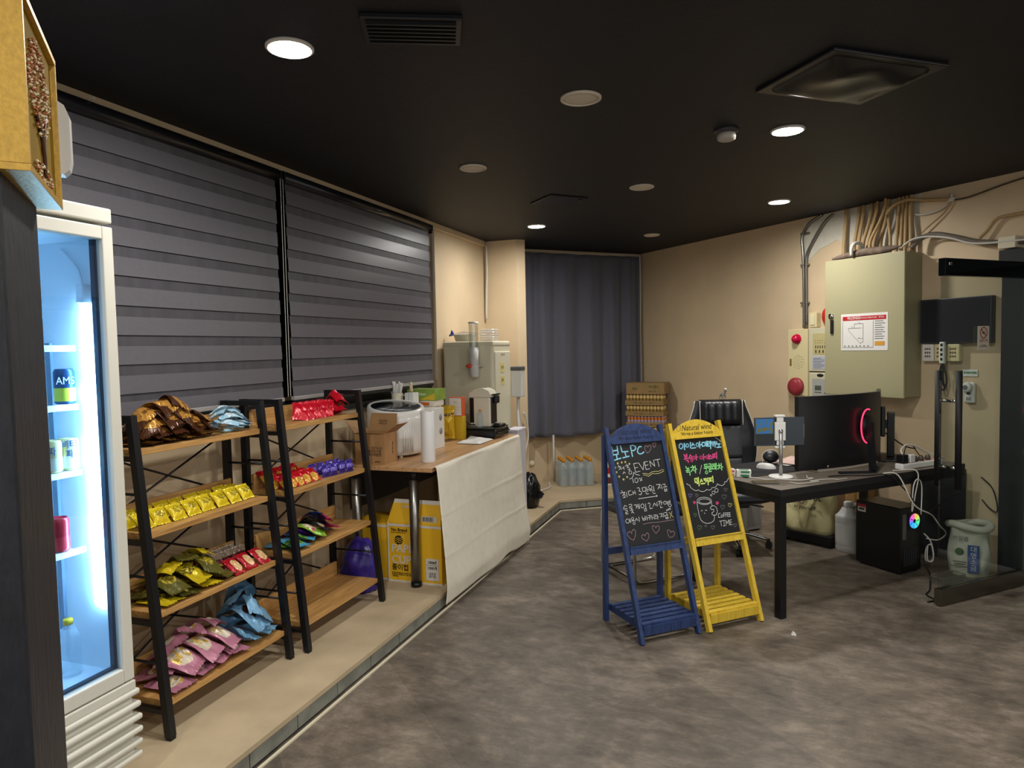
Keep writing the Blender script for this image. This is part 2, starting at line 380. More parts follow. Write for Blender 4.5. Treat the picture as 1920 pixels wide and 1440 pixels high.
for x, y, r, l in ((-.744,3.092,.092,'large unlit cream ceiling disc nearest the camera'), (-1.647,4.003,.084,'unlit cream ceiling disc over the second ladder shelf, left of the others'),
        (-.767,4.963,.086,'unlit cream ceiling disc in the middle of the ceiling'), (-1.008,7.143,.08,'small unlit cream ceiling disc in front of the curtain')):
    downlight(x, y, r, l, False)
# smoke detector
t = thing('smoke_detector', 'grey and white smoke detector on the black ceiling beside the lit downlight', 'smoke detector', (-.152,3.842,CEIL))
MB().lathe([(.062,0),(.062,-.012),(.05,-.02),(0,-.02)], 28).build('base', mat('dark_detector', '#3c3b40', .5), t)
MB().lathe([(.044,-.02),(.048,-.034),(.046,-.05),(.036,-.056),(0,-.056)], 28).build('sensor', mat('pale_detector', '#b9b3a8', .5), t)
# black ceiling grilles / vents
M_VENT = mat('black_vent', '#131316', .4)
t = thing('ceiling_cassette', 'black painted ceiling air unit with a bulging bottom edge, right of the lights', 'air conditioner', (.36,3.29,CEIL), math.radians(38))
def puff(u, v):
    x, y = -.26+.52*u, -.20+.40*v; e = min(u, 1-u, v, 1-v)
    return (x, y, -.055*min(1, e*5)**.5-.012*math.sin(u*9)*math.sin(v*7)*min(1,e*5))
MB().grid(puff, 22, 16).build('cover', mat('black_film', '#1d1d1c', .34), t)
MB().box(-.29, .29, -.23, .23, -.016, 0, .005).build('frame', M_VENT, t)
t = thing('ceiling_hatch', 'square black ceiling hatch near the lit downlight by the pillar', 'hatch', (-1.42,5.14,CEIL), math.radians(45))
MB().box(-.16,.16,-.16,.16,-.012,0,.004).build('panel', M_VENT, t)
MB().lathe([(.012,-.012),(.014,-.024),(0,-.028)], 14, (.12,-.12,0)).build('latch', MATS['dark_detector'], t)
t = thing('ceiling_vent', 'black ceiling vent cut off by the top edge of the photo', 'vent', (-1.12,2.2,CEIL), math.radians(25))
MB().box(-.17,.17,-.1,.1,-.02,0,.004).build('frame', M_VENT, t)
sl = MB()
for i in range(6): sl.box(-.15,.15,-.08+i*.028,-.07+i*.028,-.03,-.02)
sl.build('slats', M_BLACK, t)
# ---------------------------------------------------------------- roller blinds on the left wall
M_BL = mat('grey_blind_fabric', '#646268', .36, spec=.55, noise=.05, nscale=60)
M_BD = mat('dark_sheer_blind_fabric', '#504e54', .5, spec=.4, noise=.22, nscale=14, stretch=(1,1,.12))
M_BG = mat('blind_painted_shadow', '#2a292c', .8)  # shadow line under each fabric band, put into the colour
def blind(y0, y1, label):
    L = y1-y0
    t = thing('roller_blind', label, 'blind', (-2.62, y0, 0), 0, 'grey roller blinds on the left wall')
    f = MB(); lines = [2.52-.13*k for k in range(10)]
    prof = [(.0,2.66)]
    def pleat(u, zz, dx): return (dx+.0015*math.sin(u*40), u*L, zz)
    edges = [2.645]+lines[:-1]+[1.385]
    for k in range(len(edges)-1):
        zt, zb = edges[k], edges[k+1]; zm = zt-(zt-zb)*.42
        f.mi = 1; f.quad((0,0,zt),(0,L,zt),(0,L,zm),(0,0,zm))
        f.mi = 0; f.quad((.004,0,zm+.006),(.004,L,zm+.006),(.007,L,zb),(.007,0,zb))
        f.mi = 2; f.quad((.007,0,zb),(.007,L,zb),(0,L,zb-.003),(0,0,zb-.003))
    f.build('fabric', [M_BL, M_BD, M_BG], t, recalc=False)
    MB().cyl((-.01,-.024,2.675), (-.01,L+.024,2.675), .038, 24).build('roller_tube', mat('black_tube', '#191a20', .25), t)
    for y in (-.034, L+.024): MB().box(-.07, .03, y, y+.009, 2.63, 2.70, .003).build('bracket', M_BLACK, t)
    p = MB(); p.box(-.012, .016, 0, L, 1.362, 1.386, .004); p.mi = 1; p.box(-.01, .012, 0, L, 1.34, 1.361, .003)
    p.build('bottom_bar', [mat('grey_bar', '#a09c98', .35), M_BLACK], t)
    for dy in (.012, .034):
        MB().tube([(.03, L+dy, 2.65-k*.00565) for k in range(224)], lambda u: .0028 if round(u*223) % 2 else .0011, 5, 1).build('bead_chain', M_CABLEW, t)
    for fy in (.12,.5,.86): MB().box(.018,.034, L*fy, L*fy+.012, 2.712, 2.718).build('clip', M_CABLEW, t)
    return t
blind(1.0, 3.365, 'long grey roller blind behind the drinks fridge and first ladder shelf')
blind(3.455, 5.345, 'grey roller blind between the black gap and the beige wall, above the counter')

# ---------------------------------------------------------------- black column with the gold picture
A45 = 3*PI/4   # local x runs away from the camera to the left; the picture side is local -y
b = MB(); b.box(0, .335, 0, .36, 0, CEIL, .012)
struct(b.build('wall_column', M_BLACKWALL, loc=(-1.160,.800,0), rot=(0,0,A45)))
M_GOLD = mat('gold_leaf', '#c79f48', .38, metal=.35, noise=.16, nscale=90, bump=.08, bscale=120)
M_GOLD2 = mat('gold_picture_ground', '#8a6c16', .8, spec=.08, noise=.12, nscale=12)
t = thing('framed_picture', 'deep gold framed picture of a tree of glass beads on the black column', 'picture', (-1.125,.828,1.956), A45)
W, H, D = .345, .305, .062
p = MB(); p.box(0,W,.0,D,0,.012,.001).box(0,W,.0,D,H-.012,H,.001).box(0,.010,.0,D,.012,H-.012,.001).box(W-.010,W,.0,D,.012,H-.012,.001); p.build('frame', M_GOLD, t)
MB().box(.009,W-.009,.010,.02,.011,H-.011).build('picture_panel', M_GOLD2, t)
p = MB(); p.tube([(.20,.008,.035),(.19,.006,.07),(.16,.006,.11),(.12,.006,.13)], .0035, 6); p.tube([(.19,.006,.07),(.20,.006,.12),(.22,.006,.15)], .003, 6)
p.build('tree_trunk', mat('brown_paint', '#4b2c14', .5), t)
rnd = random.Random(4); p = MB()
for k in range(520):
    u = rnd.random(); a = rnd.random()*2*PI
    if u < .8: x, z = .165+.11*math.cos(a)*rnd.random()**.5, .185+.085*math.sin(a)*rnd.random()**.5-.15*max(0,0)
    else: x, z = .18+.09*math.cos(a)*rnd.random()**.5, .035+.014*math.sin(a)
    if x < .012 or x > W-.012: continue
    p.mi = rnd.choice((0,0,1,1,2)); r = rnd.uniform(.0022,.0042)
    p.lathe([(0,-r),(r,0),(0,r)], 5, (x, .006, z), closed=False)
o = p.build('glass_beads', [mat('clear_bead', '#e8d9b0', .12, metal=.2), mat('rose_bead', '#a8603a', .15, metal=.3), mat('amber_bead', '#8a5a1e', .2, metal=.3)], t); o['kind'] = 'stuff'
t = thing('wall_unit', 'white plastic unit with rounded corners peeking out behind the gold picture', 'wall unit', (-1.397,1.037,2.03), A45)
p = MB(); p.prism([(x, z) for x, z in [(-.012,.02),(-.006,.006),(.01,0),(.05,0),(.06,.01),(.064,.03),(.064,.12),(.056,.142),(.036,.156),(.0,.156)]], 0, .035, axis='x')
p.xf(Matrix.Translation((0,.0,0)) @ Matrix.Scale(-1, 4, (0,1,0))); p.build('housing', M_WHITE, t)
MB().box(.0,.02,.0,.10,.04,.12,.003).build('mount', M_OFFWHITE, t)

# ---------------------------------------------------------------- drinks fridge
M_FR = mat('cream_fridge_enamel', '#cfccbf', .35)
M_LIN = mat('fridge_liner', '#dfe9ee', .4)
M_LED = mat('blue_white_led', '#ffffff', .5, emit=(.42,.74,1.0), estr=STRIP)
fx, fy0, fy1, fz0, fz1 = -2.12, 1.24, 1.84, STEP, 2.16
t = thing('drinks_fridge', 'tall cream glass-door drinks fridge glowing blue beside the black column', 'fridge', (fx,fy0,STEP))
Wd = fy1-fy0; Ht = fz1-STEP
p = MB(); bk = -.44
p.box(bk,-.06,0,.03,.10,Ht,.004).box(bk,-.06,Wd-.03,Wd,.10,Ht,.004).box(bk,bk+.03,.03,Wd-.03,.10,Ht).box(bk+.03,-.06,.03,Wd-.03,Ht-.10,Ht).box(bk+.03,-.06,.03,Wd-.03,.10,.42)
p.build('cabinet', M_FR, t)
p = MB(); p.box(bk+.031,-.062,.031,.034,.421,Ht-.101).box(bk+.031,-.062,Wd-.034,Wd-.031,.421,Ht-.101).box(bk+.031,bk+.035,.034,Wd-.034,.421,Ht-.101).box(bk+.035,-.062,.034,Wd-.034,.421,.425).box(bk+.035,-.062,.034,Wd-.034,Ht-.105,Ht-.101)
p.build('liner', M_LIN, t)
p = MB(); p.box(-.07,.0,-.006,Wd+.0,Ht-.052,Ht,.006); p.build('top_cap', M_FR, t)
d0, d1 = .39, Ht-.064
door = MB(); door.box(-.055,0,0,.042,d0,d1,.004).box(-.055,0,Wd-.042,Wd,d0,d1,.004).box(-.055,0,.042,Wd-.042,d0,d0+.05,.004).box(-.055,0,.042,Wd-.042,d1-.045,d1,.004)
dr = door.build('door', M_FR, t)
MB().box(-.022,-.016,.040,Wd-.040,d0+.048,d1-.043).build('glass_pane', glass('fridge_glass', '#e6f2ff', refl=.3), dr)
g = MB(); g.box(-.05,-.03,.042,.052,d0+.05,d1-.045).box(-.05,-.03,Wd-.054,Wd-.042,d0+.05,d1-.045).box(-.05,-.03,.05,Wd-.05,d0+.05,d0+.058)
g.build('gasket', mat('dark_blue_gasket', '#1c2738', .35), dr)
g = MB()
for i in range(6):
    z0 = .10+i*.046
    g.box(-.05, .022-.004*abs(i-2.5), 0, Wd+.012, z0, z0+.022, .009, 3)
    g.box(-.05,-.008,.01,Wd-.01,z0+.022,z0+.046)
g.box(-.055,.004,0,Wd,.352,.385,.004).box(-.02,.012,Wd*.5-.006,Wd*.5+.006,.12,.34)
g.build('grille', M_FR, t)
for y in (.09, Wd-.1):
    MB().cyl((-.08,y-.015,.030),(-.08,y+.015,.030),.030,16).box(-.11,-.05,y-.02,y+.02,.04,.101).build('caster', M_BLACK, t)
p = MB(); p.box(-.104,-.084,Wd-.058,Wd-.038,.66,1.735,.004)
for k in range(27): p.lathe([(0,-.019),(.012,-.013),(.0165,0),(.012,.013),(0,.019)], 10, (-.094,Wd-.048,.68+k*.0402), closed=False)
p.build('led_strip', M_LED, t)
p = MB(); p.box(-.11,-.075,Wd-.066,Wd-.0335,1.735,1.80,.004).tube([(-.095,Wd-.05,1.80),(-.12,Wd-.045,1.86),(-.2,Wd-.04,1.93)], .004, 6); p.build('led_cap', M_LIN, t)
p = MB(); p.box(-.30,-.275,Wd-.046,Wd-.033,.55,1.60); p.build('shelf_rail', mat('blue_grey_rail', '#6c8294', .4), t)
for z in (1.58, 1.375, 1.142, .865):
    s = MB(); s.box(-.155,-.14,.04,Wd-.05,z-.012,z+.01,.003)
    for k in range(16): s.cyl((-.39,.05+k*.032,z),(-.15,.05+k*.032,z),.0025,6)
    s.cyl((-.38,.04,z-.003),(-.38,Wd-.05,z-.003),.003,6); s.build('wire_shelf', mat('white_wire', '#e2e8ea', .35), t)
def can(x, y, z, r, h, base, band, label, txt=None, tcol=None, cat='can'):
    c = thing('drink_can', label, cat, (x,y,z))
    MB().lathe([(r*.8,0),(r,.006),(r,h-.010),(r*.86,h-.002),(r*.84,h),(r*.8,h-.004),(0,h-.004)], 24).build('can_body', base, c)
    MB().lathe([(r*1.008,h*.08),(r*1.008,h*.46)], 24, closed=False).build('printed_band', band, c)
    if txt: text('lettering', txt, h*.30, tcol, c, (r*1.02*math.cos(-.55), r*1.02*math.sin(-.55), h*.66), (PI/2,0,PI/2-.55), xs=.8)
    return c
M_BLUEINK = mat('blue_ink', '#1d4fa0', .5)
can(-2.29, 1.762, STEP+1.386, .033, .122, mat('navy_can', '#1c3f66', .3, metal=.2), mat('lime_can_band', '#c2c93a', .3), 'green and yellow drink can on the upper fridge shelf', 'AMS', mat('white_ink', '#f0f0ec', .5))
can(-2.29, 1.764, STEP+1.153, .033, .112, mat('yellow_white_can', '#cfc48a', .3, metal=.2), mat('cream_band', '#e2dcc0', .3), 'yellow and white drink can on the middle fridge shelf', '비타\n파', M_BLUEINK)
can(-2.29, 1.70, STEP+1.153, .033, .112, MATS['yellow_white_can'], MATS['cream_band'], 'yellow and white can behind the column edge on the middle fridge shelf', '파', M_BLUEINK)
can(-2.29, 1.712, STEP+.876, .033, .118, mat('red_can', '#b01525', .3, metal=.2), mat('red_can_band', '#c72b38', .3), 'red drink can on the lower fridge shelf')
M_PET = glass('clear_pet', '#f2fbff', rough=.02, refl=.6, see=.95, milk=.16)
M_ORANGE = mat('orange_cap', '#d08a1c', .4); M_YCAP = mat('yellow_cap', '#d9b31c', .4)
def bottle(name, label, loc, r, h, capm, group=None, parent=None, ribs=5):
    t = thing(name, label, 'bottle', loc, 0, group) if parent is None else None
    prof = [(r*.7,0),(r*.98,.006)]
    n = ribs*4
    for k in range(n+1):
        z = .012+(h*.66-.012)*k/n; prof.append((r*(1-.03*(1+math.cos(k*PI/2))*.5*(1 if k % 4 else 0)), z))
    prof += [(r*.96,h*.70),(r*.62,h*.82),(r*.36,h*.88),(r*.36,h*.93)]
    m = MB().lathe(prof, 20, closed=False); o = m.build('bottle_body', M_PET, t or parent, loc=None if t else loc)
    c = MB().lathe([(r*.42,h*.90),(r*.44,h*.985),(r*.40,h),(0,h)], 16); c.build('cap', capm, t or o)
    return t or o
bottle('water_bottle', 'clear water bottle with a yellow cap on the fridge floor', (-2.30,1.735,STEP+.426), .036, .20, M_YCAP)

# ---------------------------------------------------------------- ladder shelves
M_OAK = wood('oak_board', '#9a6f3c', '#c39659', 1)
TIERS = (1.27, .93, .605, .247)
def shelf(y0, y1, dx, label):
    t = thing('ladder_shelf', label, 'shelf', (dx, y0, STEP), 0, 'black ladder shelves with oak boards')
    L = y1-y0; zt = 1.41-STEP
    def xf(z): return -2.235+(-2.365+2.235)*z/zt      # the front legs lean back
    for y in (0, L):
        MB().bar((xf(.012),y,.012),(xf(zt),y,zt),.032,.030,(0,1,0)).build('front_leg', M_BLACK, t)
        MB().box(-2.598,-2.564,y-.015,y+.015,.012,zt).build('back_leg', M_BLACK, t)
        MB().bar((-2.594,y,zt-.013),(xf(zt)+.013,y,zt-.013),.024,.024).build('top_bar', M_BLACK, t)
        for x in (xf(0),-2.58): MB().box(x-.015,x+.015,y-.015,y+.015,0,.014,.004).build('foot', M_BLACK, t)
        for z in (.99, .655, .305): MB().cyl((-2.58,y,z),(xf(z),y,z),.006,8).build('side_rod', M_BLACK, t)
    for tz in TIERS:
        z = tz-STEP; x1 = xf(z)-.006
        sh = MB().box(-2.562,x1,.014,L-.014,z-.026,z,.002).build('shelf_board', M_OAK, t)
        MB().box(-2.562,-2.546,.014,L-.014,z,z+.082,.002).build('back_lip', M_OAK, sh)
        for y in (0, L): MB().box(-2.58,xf(z),y-.010,y+.010,z-.046,z-.026).build('shelf_support', M_BLACK, t)
    for a, c in ((.16,.50),(.52,.82),(.84,1.14)):
        MB().cyl((-2.585,.01,a),(-2.585,L-.01,c),.005,8).cyl((-2.575,.01,c),(-2.575,L-.01,a),.005,8).build('cross_brace', M_BLACK, t)
    return t
SH1 = shelf(2.093, 2.853, 0, 'black and oak ladder shelf next to the drinks fridge, all tiers filled with snacks')
SH2 = shelf(2.942, 3.695, .042, 'black and oak ladder shelf next to the counter, with an empty lowest tier')

# ---------------------------------------------------------------- snacks
def bag_mesh(w, h, t, seed, crump=.5, nx=16, ny=14, seal=.1):
    r = random.Random(seed); ph = [r.uniform(0, 6.28) for _ in range(8)]; fr = [r.uniform(5, 13) for _ in range(4)]
    b = MB(); cr = [(r.uniform(.1,.9), r.uniform(.15,.85), r.uniform(0,6.28), r.uniform(.03,.07), r.choice((-1,-1,1))) for _ in range(7)]
    def crease(u, v):
        s = 0
        for cu, cv, a, w_, g in cr:
            d = (u-cu)*math.cos(a)+(v-cv)*math.sin(a); l = abs((u-cu)*-math.sin(a)+(v-cv)*math.cos(a))
            s += g*math.exp(-(d/w_)**2)*max(0, 1-l*2.2)
        return s
    def th(u, v):
        e = max(0, 1-abs(2*u-1)**2.6)**.6; s = min(v, 1-v)
        q = 0 if s < seal else min(1, (s-seal)/(.28))**.6
        return t/2*e*q
    def wr(u, v): return crump*(math.sin(fr[0]*u*2+ph[0]+3*v)*math.sin(fr[1]*v+ph[1])*.5+math.sin(fr[2]*(u+v)+ph[2])*.3+math.sin(fr[3]*2*(u-v)+ph[3])*.2)
    def P(u, v, sg):
        s = min(v, 1-v); k = th(u, v)
        x = (u-.5)*w*(1-.10*math.sin(v*PI)*(t/w)*2); y = (v-.5)*h
        z = sg*k*(1+.35*wr(u, v)+.55*crump*crease(u, v)*(1 if sg > 0 else .3))+t*.16*wr(v, u)*(.25+math.sin(PI*u))
        if s < seal: z += .0022*math.sin(u*60)*(1-s/seal); y += .0015*math.sin(u*70)*(1 if s == 0 else 0)
        return (x, y, z+(.0006*sg if k < 1e-5 else 0))
    b.grid(lambda u, v: P(u, v, 1), nx, ny); b.grid(lambda u, v: P(u, 1-v, -1), nx, ny)
    bmesh.ops.remove_doubles(b.bm, verts=b.bm.verts, dist=.0009)
    for f in b.bm.faces: f.smooth = (seed % 4 == 0)
    return b
PROTO = {}
def bag(kind, name, cat, label, loc, rot, group, w, h, t, m, seed, crump=.5):
    """rot: Euler tuple or Matrix; meshes are shared by bags of one kind and crumple"""
    key = (kind, seed % 4)
    if key not in PROTO:
        o = bag_mesh(w, h, t, seed % 4+7*len(kind), crump).build(name, m); PROTO[key] = o
    else:
        o = PROTO[key].copy(); o.name = name; COL.objects.link(o)
    tag(o, label, cat, group)
    o.rotation_mode = 'XYZ'; o.rotation_euler = rot.to_euler() if isinstance(rot, Matrix) else rot
    o.location = loc; settle(o); return o
from mathutils.bvhtree import BVHTree
SOLID = []      # what already lies on the shelves: (lo, hi, tree)
def solid(o):
    bpy.context.view_layer.update() if o.parent else None
    mw = o.matrix_world if o.parent else Matrix.LocRotScale(o.location, o.rotation_euler, o.scale)
    vs = [mw @ v.co for v in o.data.vertices]; ps = [tuple(p.vertices) for p in o.data.polygons]
    SOLID.append((Vector(map(min, zip(*vs))), Vector(map(max, zip(*vs))), vs, BVHTree.FromPolygons(vs, ps)))
def settle(o, top=.012, step=.002):
    """lower a bag from a little above until it rests on what is below it"""
    mw = Matrix.LocRotScale(o.location, o.rotation_euler, o.scale)
    vs = [mw @ v.co for v in o.data.vertices]; ps = [tuple(p.vertices) for p in o.data.polygons]
    lo = Vector(map(min, zip(*vs))); hi = Vector(map(max, zip(*vs)))
    near = [s for s in SOLID if s[0].x < hi.x and s[1].x > lo.x and s[0].y < hi.y and s[1].y > lo.y and s[0].z < hi.z+top and s[1].z > lo.z-.2]
    def hit(d):
        t = BVHTree.FromPolygons([v+Vector((0,0,d)) for v in vs], ps)
        return any(t.overlap(s[3]) for s in near)
    d = top
    if hit(d):
        while hit(d) and d < .2: d += .006
    else:
        while d > -.2 and not hit(d-step*4): d -= step*4
        while d > -.2 and not hit(d-step): d -= step
    o.location.z += d
    vs = [v+Vector((0,0,d)) for v in vs]
    SOLID.append((lo+Vector((0,0,d)), hi+Vector((0,0,d)), vs, BVHTree.FromPolygons(vs, ps)))
import numpy as np
GX0, GY0, GR = -2.62, 2.04, .004
def field(z): return np.full((110, 430), z)
FIELDS = {}
def blur(a, n):
    k = np.ones(n)/n
    for ax in (0, 1): a = np.apply_along_axis(lambda v: np.convolve(np.pad(v, n//2, 'edge'), k, 'valid'), ax, a)
    return a
def samp(a, x, y):
    i = np.clip((x-GX0)/GR, 0, a.shape[0]-1.001); j = np.clip((y-GY0)/GR, 0, a.shape[1]-1.001)
    i0 = i.astype(int); j0 = j.astype(int); fi, fj = i-i0, j-j0
    return a[i0,j0]*(1-fi)*(1-fj)+a[i0+1,j0]*fi*(1-fj)+a[i0,j0+1]*(1-fi)*fj+a[i0+1,j0+1]*fi*fj
def drape(kind, name, cat, label, x, y, tier, rz, group, w, h, t, m, seed, crump=.8, soft=23):
    """a limp bag: follows the heap it lies on"""
    F = FIELDS.setdefault(tier, field(tier))
    o = bag_mesh(w, h, t, seed, crump).build(name, m)
    tag(o, label, cat, group); me = o.data; n = len(me.vertices)
    co = np.empty(n*3); me.vertices.foreach_get('co', co); co = co.reshape(-1, 3)
    c, s = math.cos(rz), math.sin(rz); X = x+co[:,0]*c-co[:,1]*s; Y = y+co[:,0]*s+co[:,1]*c
    # keep it between the legs, behind the front edge and in front of the back lip
    sx = .042 if y > 2.9 else 0
    dx = min(0, -2.235-.13*(tier-.1)/1.31+sx-X.max())
    if X.min()+dx < -2.542+sx: dx = -2.542+sx-X.min()
    ya, yb = (2.118, 2.830) if y < 2.9 else (2.968, 3.670)
    dy = max(0, ya-Y.min())+min(0, yb-Y.max())
    X = X+dx; x += dx; Y = Y+dy; y += dy
    Fm = F.copy()
    for a in range(-1, 2):
        for b_ in range(-1, 2): Fm = np.maximum(Fm, np.roll(np.roll(F, a, 0), b_, 1))
    Hs = blur(Fm, soft); base = samp(Hs, X, Y)
    off = (samp(Fm, X, Y)-(base+co[:,2])).max()+.0008
    Z = base+co[:,2]+off
    z0 = float(Z.min()); co[:,2] = Z-z0
    me.vertices.foreach_set('co', co.ravel()); me.update()
    o.location = (x, y, z0); o.rotation_euler = (0, 0, rz)
    for p in me.polygons:
        q = np.array([(X[k], Y[k], Z[k]) for k in p.vertices])
        for a in (0, .34, .67, 1):
            for b_ in (0, .34, .67, 1):
                v = (q[0]*(1-a)+q[1]*a)*(1-b_)+((q[3] if len(q) > 3 else q[2])*(1-a)+q[2]*a)*b_
                i, j = int(round((v[0]-GX0)/GR)), int(round((v[1]-GY0)/GR))
                if 0 <= i < 110 and 0 <= j < 430 and v[2] > F[i,j]: F[i,j] = v[2]
    return o
ORD = ('first','second','third','fourth','fifth','sixth','seventh','eighth','ninth','tenth','eleventh','twelfth')
def lean(tilt, yaw=0, roll=0):
    n = Vector((math.cos(tilt), 0, math.sin(tilt))); x = Vector((0,1,0)); y = n.cross(x)
    m = Matrix((x, y, n)).transposed()
    return Matrix.Rotation(yaw, 3, 'Z') @ m @ Matrix.Rotation(roll, 3, 'Z')
bpy.context.view_layer.update()
for sh in (SH1, SH2):
    for o in sh.children_recursive:
        if o.data: solid(o)
rn = random.Random(11)
J = lambda a: rn.uniform(-a, a)
B_BROWN = bagmat('brown_foil', '#4a2a18', '#b8863a', '#7a4a1e', 2, .3, .3, cx=.5, cy=.5, rx=.42, ry=.5, blot=5, cov=.42)
B_SKY = bagmat('sky_blue_wrap', '#9cc4d8', '#dfe6e6', '#8fb6cc', 1, .35, .1, cy=.5, ry=.2, blot=9)
B_YEL = bagmat('yellow_cookie_wrap', '#d9bf1f', '#8a7a18', '#d9bf1f', 0, .3, .1, cx=.5, cy=.55, rx=.3, ry=.2, blot=16, cov=.45)
B_CHIP = bagmat('yellow_chip_foil', '#cdb41e', '#5a5214', '#b3a02a', 1, .3, .2, cy=.5, ry=.12, blot=12, cov=.5)
B_OLIVE = bagmat('olive_chip_foil', '#5e5a26', '#c9b43a', '#8a8030', 0, .3, .2, rx=.3, ry=.22, blot=8)
B_REDW = bagmat('red_wafer_wrap', '#a31420', '#d9b98a', '#c9802e', 0, .3, .15, cx=.6, cy=.5, rx=.32, ry=.34, blot=9, cov=.4)
B_WINE = bagmat('wine_red_wrap', '#5a1018', '#8a7a70', '#b9a890', 1, .3, .4, cy=.8, ry=.18, blot=9)
B_PINK = bagmat('pink_bag', '#b97a8e', '#d8cdb8', '#c7a548', 0, .35, .15, cx=.5, cy=.5, rx=.36, ry=.3, blot=5, cov=.45)
B_BLUE = bagmat('blue_bag', '#6f9dbd', '#4a1f16', '#7a4632', 0, .35, .15, cx=.55, cy=.52, rx=.22, ry=.2, blot=6, cov=.3)
B_RED = bagmat('red_candy_bag', '#c01226', '#c01226', '#d84a58', 0, .25, .15, rx=.4, ry=.25, blot=8, cov=.35)
B_REDY = bagmat('red_yellow_wrap', '#b8121e', '#c8912e', '#d8b056', 0, .25, .2, cx=.3, cy=.3, rx=.45, ry=.3, blot=6, cov=.4)
B_VIO = bagmat('violet_wrap', '#3b2a8e', '#5a46b4', '#cfc8e6', 1, .25, .3, cy=.52, ry=.14, blot=14, cov=.42)
B_AQUA = bagmat('aqua_jelly_bag', '#4a9cc0', '#6ea83a', '#2f5a2c', 1, .3, .15, cy=.3, ry=.3, blot=6, cov=.5)
B_PURP = bagmat('purple_jelly_bag', '#5a1f86', '#7c4aa8', '#cfa83a', 0, .3, .15, rx=.32, ry=.25, blot=7, cov=.35)
B_LILAC = bagmat('lilac_bag', '#7d62b4', '#4c3a8e', '#b9a8dc', 0, .3, .1, rx=.34, ry=.28, blot=6)
B_DARK = bagmat('dark_jelly_bag', '#16181c', '#c9a86a', '#3c7aa8', 0, .3, .15, rx=.34, ry=.3, blot=6, cov=.45)
B_MAG = bagmat('magenta_jelly_bag', '#b01e68', '#2c58b0', '#1a1430', 1, .3, .15, cy=.5, ry=.3, blot=8, cov=.5)
B_LIME = bagmat('lime_jelly_bag', '#8ab43a', '#e6e0b8', '#c4355a', 0, .3, .15, rx=.4, ry=.3, blot=6, cov=.45)

# first shelf, top tier: brown and gold bags, then pale blue sticks
def pile(kind, tier, x0, dx, ys, dy, nx, counts, w, h, t, m, label, group, yaw=.22, name='snack_bag', crump=.7, names=None, rot0=PI/2):
    """limp bags in layers; rows run along the shelf, front row first"""
    LW = {1:('only',),2:('bottom','top'),3:('bottom','middle','top'),4:('bottom','second','third','top')}[len(counts)]
    for lay, n in enumerate(counts):
        for row in range(nx):
            for i in range(n):
                k = (i+row+lay) % 2
                mm = m[k] if isinstance(m, tuple) else m; nm = names[k] if names else None
                l = label % (((nm,) if nm else ())+(LW[lay], ('front','back')[row], ORD[i]))
                drape(kind, name, 'snack', l, x0-row*dx+J(.01)-.006*lay, ys+(i+.5*(lay % 2))*dy+J(.012), tier, rot0+J(yaw), group, w, h, t, mm, rn.randrange(200), crump)
pile('brown', TIERS[0], -2.415, .082, 2.20, .098, 2, (4,4,3), .098, .150, .019, B_BROWN, 'brown and gold bag on the top tier, %s layer, %s row, %s from fridge', 'brown and gold snack bags on the top tier', yaw=.45, crump=1.0)
z = TIERS[0]
pile('sky', TIERS[0], -2.40, .07, 2.655, .036, 2, (4,3), .034, .115, .015, B_SKY, 'pale blue stick on the top tier, %s layer, %s row, %s from brown bags', 'pale blue snack sticks on the top tier', yaw=.7, name='snack_stick', crump=.7, rot0=PI/2+.9)
# second tier: two rows of yellow cookie packs
z = TIERS[1]
for row in (1,0):
    for i in range(8):
        bag('cookie', 'cookie_pack', 'snack', 'yellow cookie pack on the second tier, %s row, %s from fridge' % (('front','back')[row], ORD[i]),
            (-2.400-row*.078+J(.003), 2.155+i*.087+J(.003)+row*.012, z+.034+row*.006), lean(.70+J(.05), J(.06), J(.06)), 'yellow cookie packs on the second tier', .080, .084, .036, B_YEL, rn.randrange(12), .3)
# third tier: yellow bags, then red wafers with wine-red packs behind
pile('chip', TIERS[2], -2.365, .105, 2.205, .108, 2, (4,3), .110, .165, .026, (B_CHIP,B_OLIVE), '%s bag on the third tier, %s layer, %s row, %s from fridge', 'yellow snack bags on the third tier', names=('yellow','olive and yellow'), yaw=.35, crump=1.0)
z = TIERS[2]
for row in (1,0):
    for i in range(5):
        bag('wine', 'wafer_pack', 'snack', 'dark red wafer pack behind the red ones, %s row, %s from yellow bags' % (('front','back')[row], ORD[i]),
            (-2.445-row*.058, 2.575+i*.050+J(.002), z+.048), lean(.62, -.25, J(.05)), 'dark red wafer packs on the third tier', .046, .095, .018, B_WINE, rn.randrange(12), .4)
for i in range(3):
    bag('wafer', 'wafer_pack', 'snack', 'red wafer pack with a cream print on the third tier, %s from the yellow bags' % ORD[i],
        (-2.35+J(.003), 2.612+i*.088, z+.036), lean(.95, J(.03), J(.03)), 'red wafer packs on the third tier', .076, .105, .026, B_REDW, i, .4)
# bottom tier: pink bags, then pale blue bags
pile('pink', TIERS[3], -2.33, .12, 2.215, .112, 2, (4,3), .125, .180, .030, B_PINK, 'pink snack bag on the bottom tier, %s layer, %s row, %s from fridge', 'pink snack bags on the bottom tier', yaw=.45, crump=1.0)
pile('blue', TIERS[3], -2.33, .115, 2.650, .095, 2, (2,2), .118, .165, .038, B_BLUE, 'pale blue bag with dark oval, bottom tier, %s layer, %s row, %s from pink', 'pale blue snack bags on the bottom tier', yaw=.5, crump=1.0)
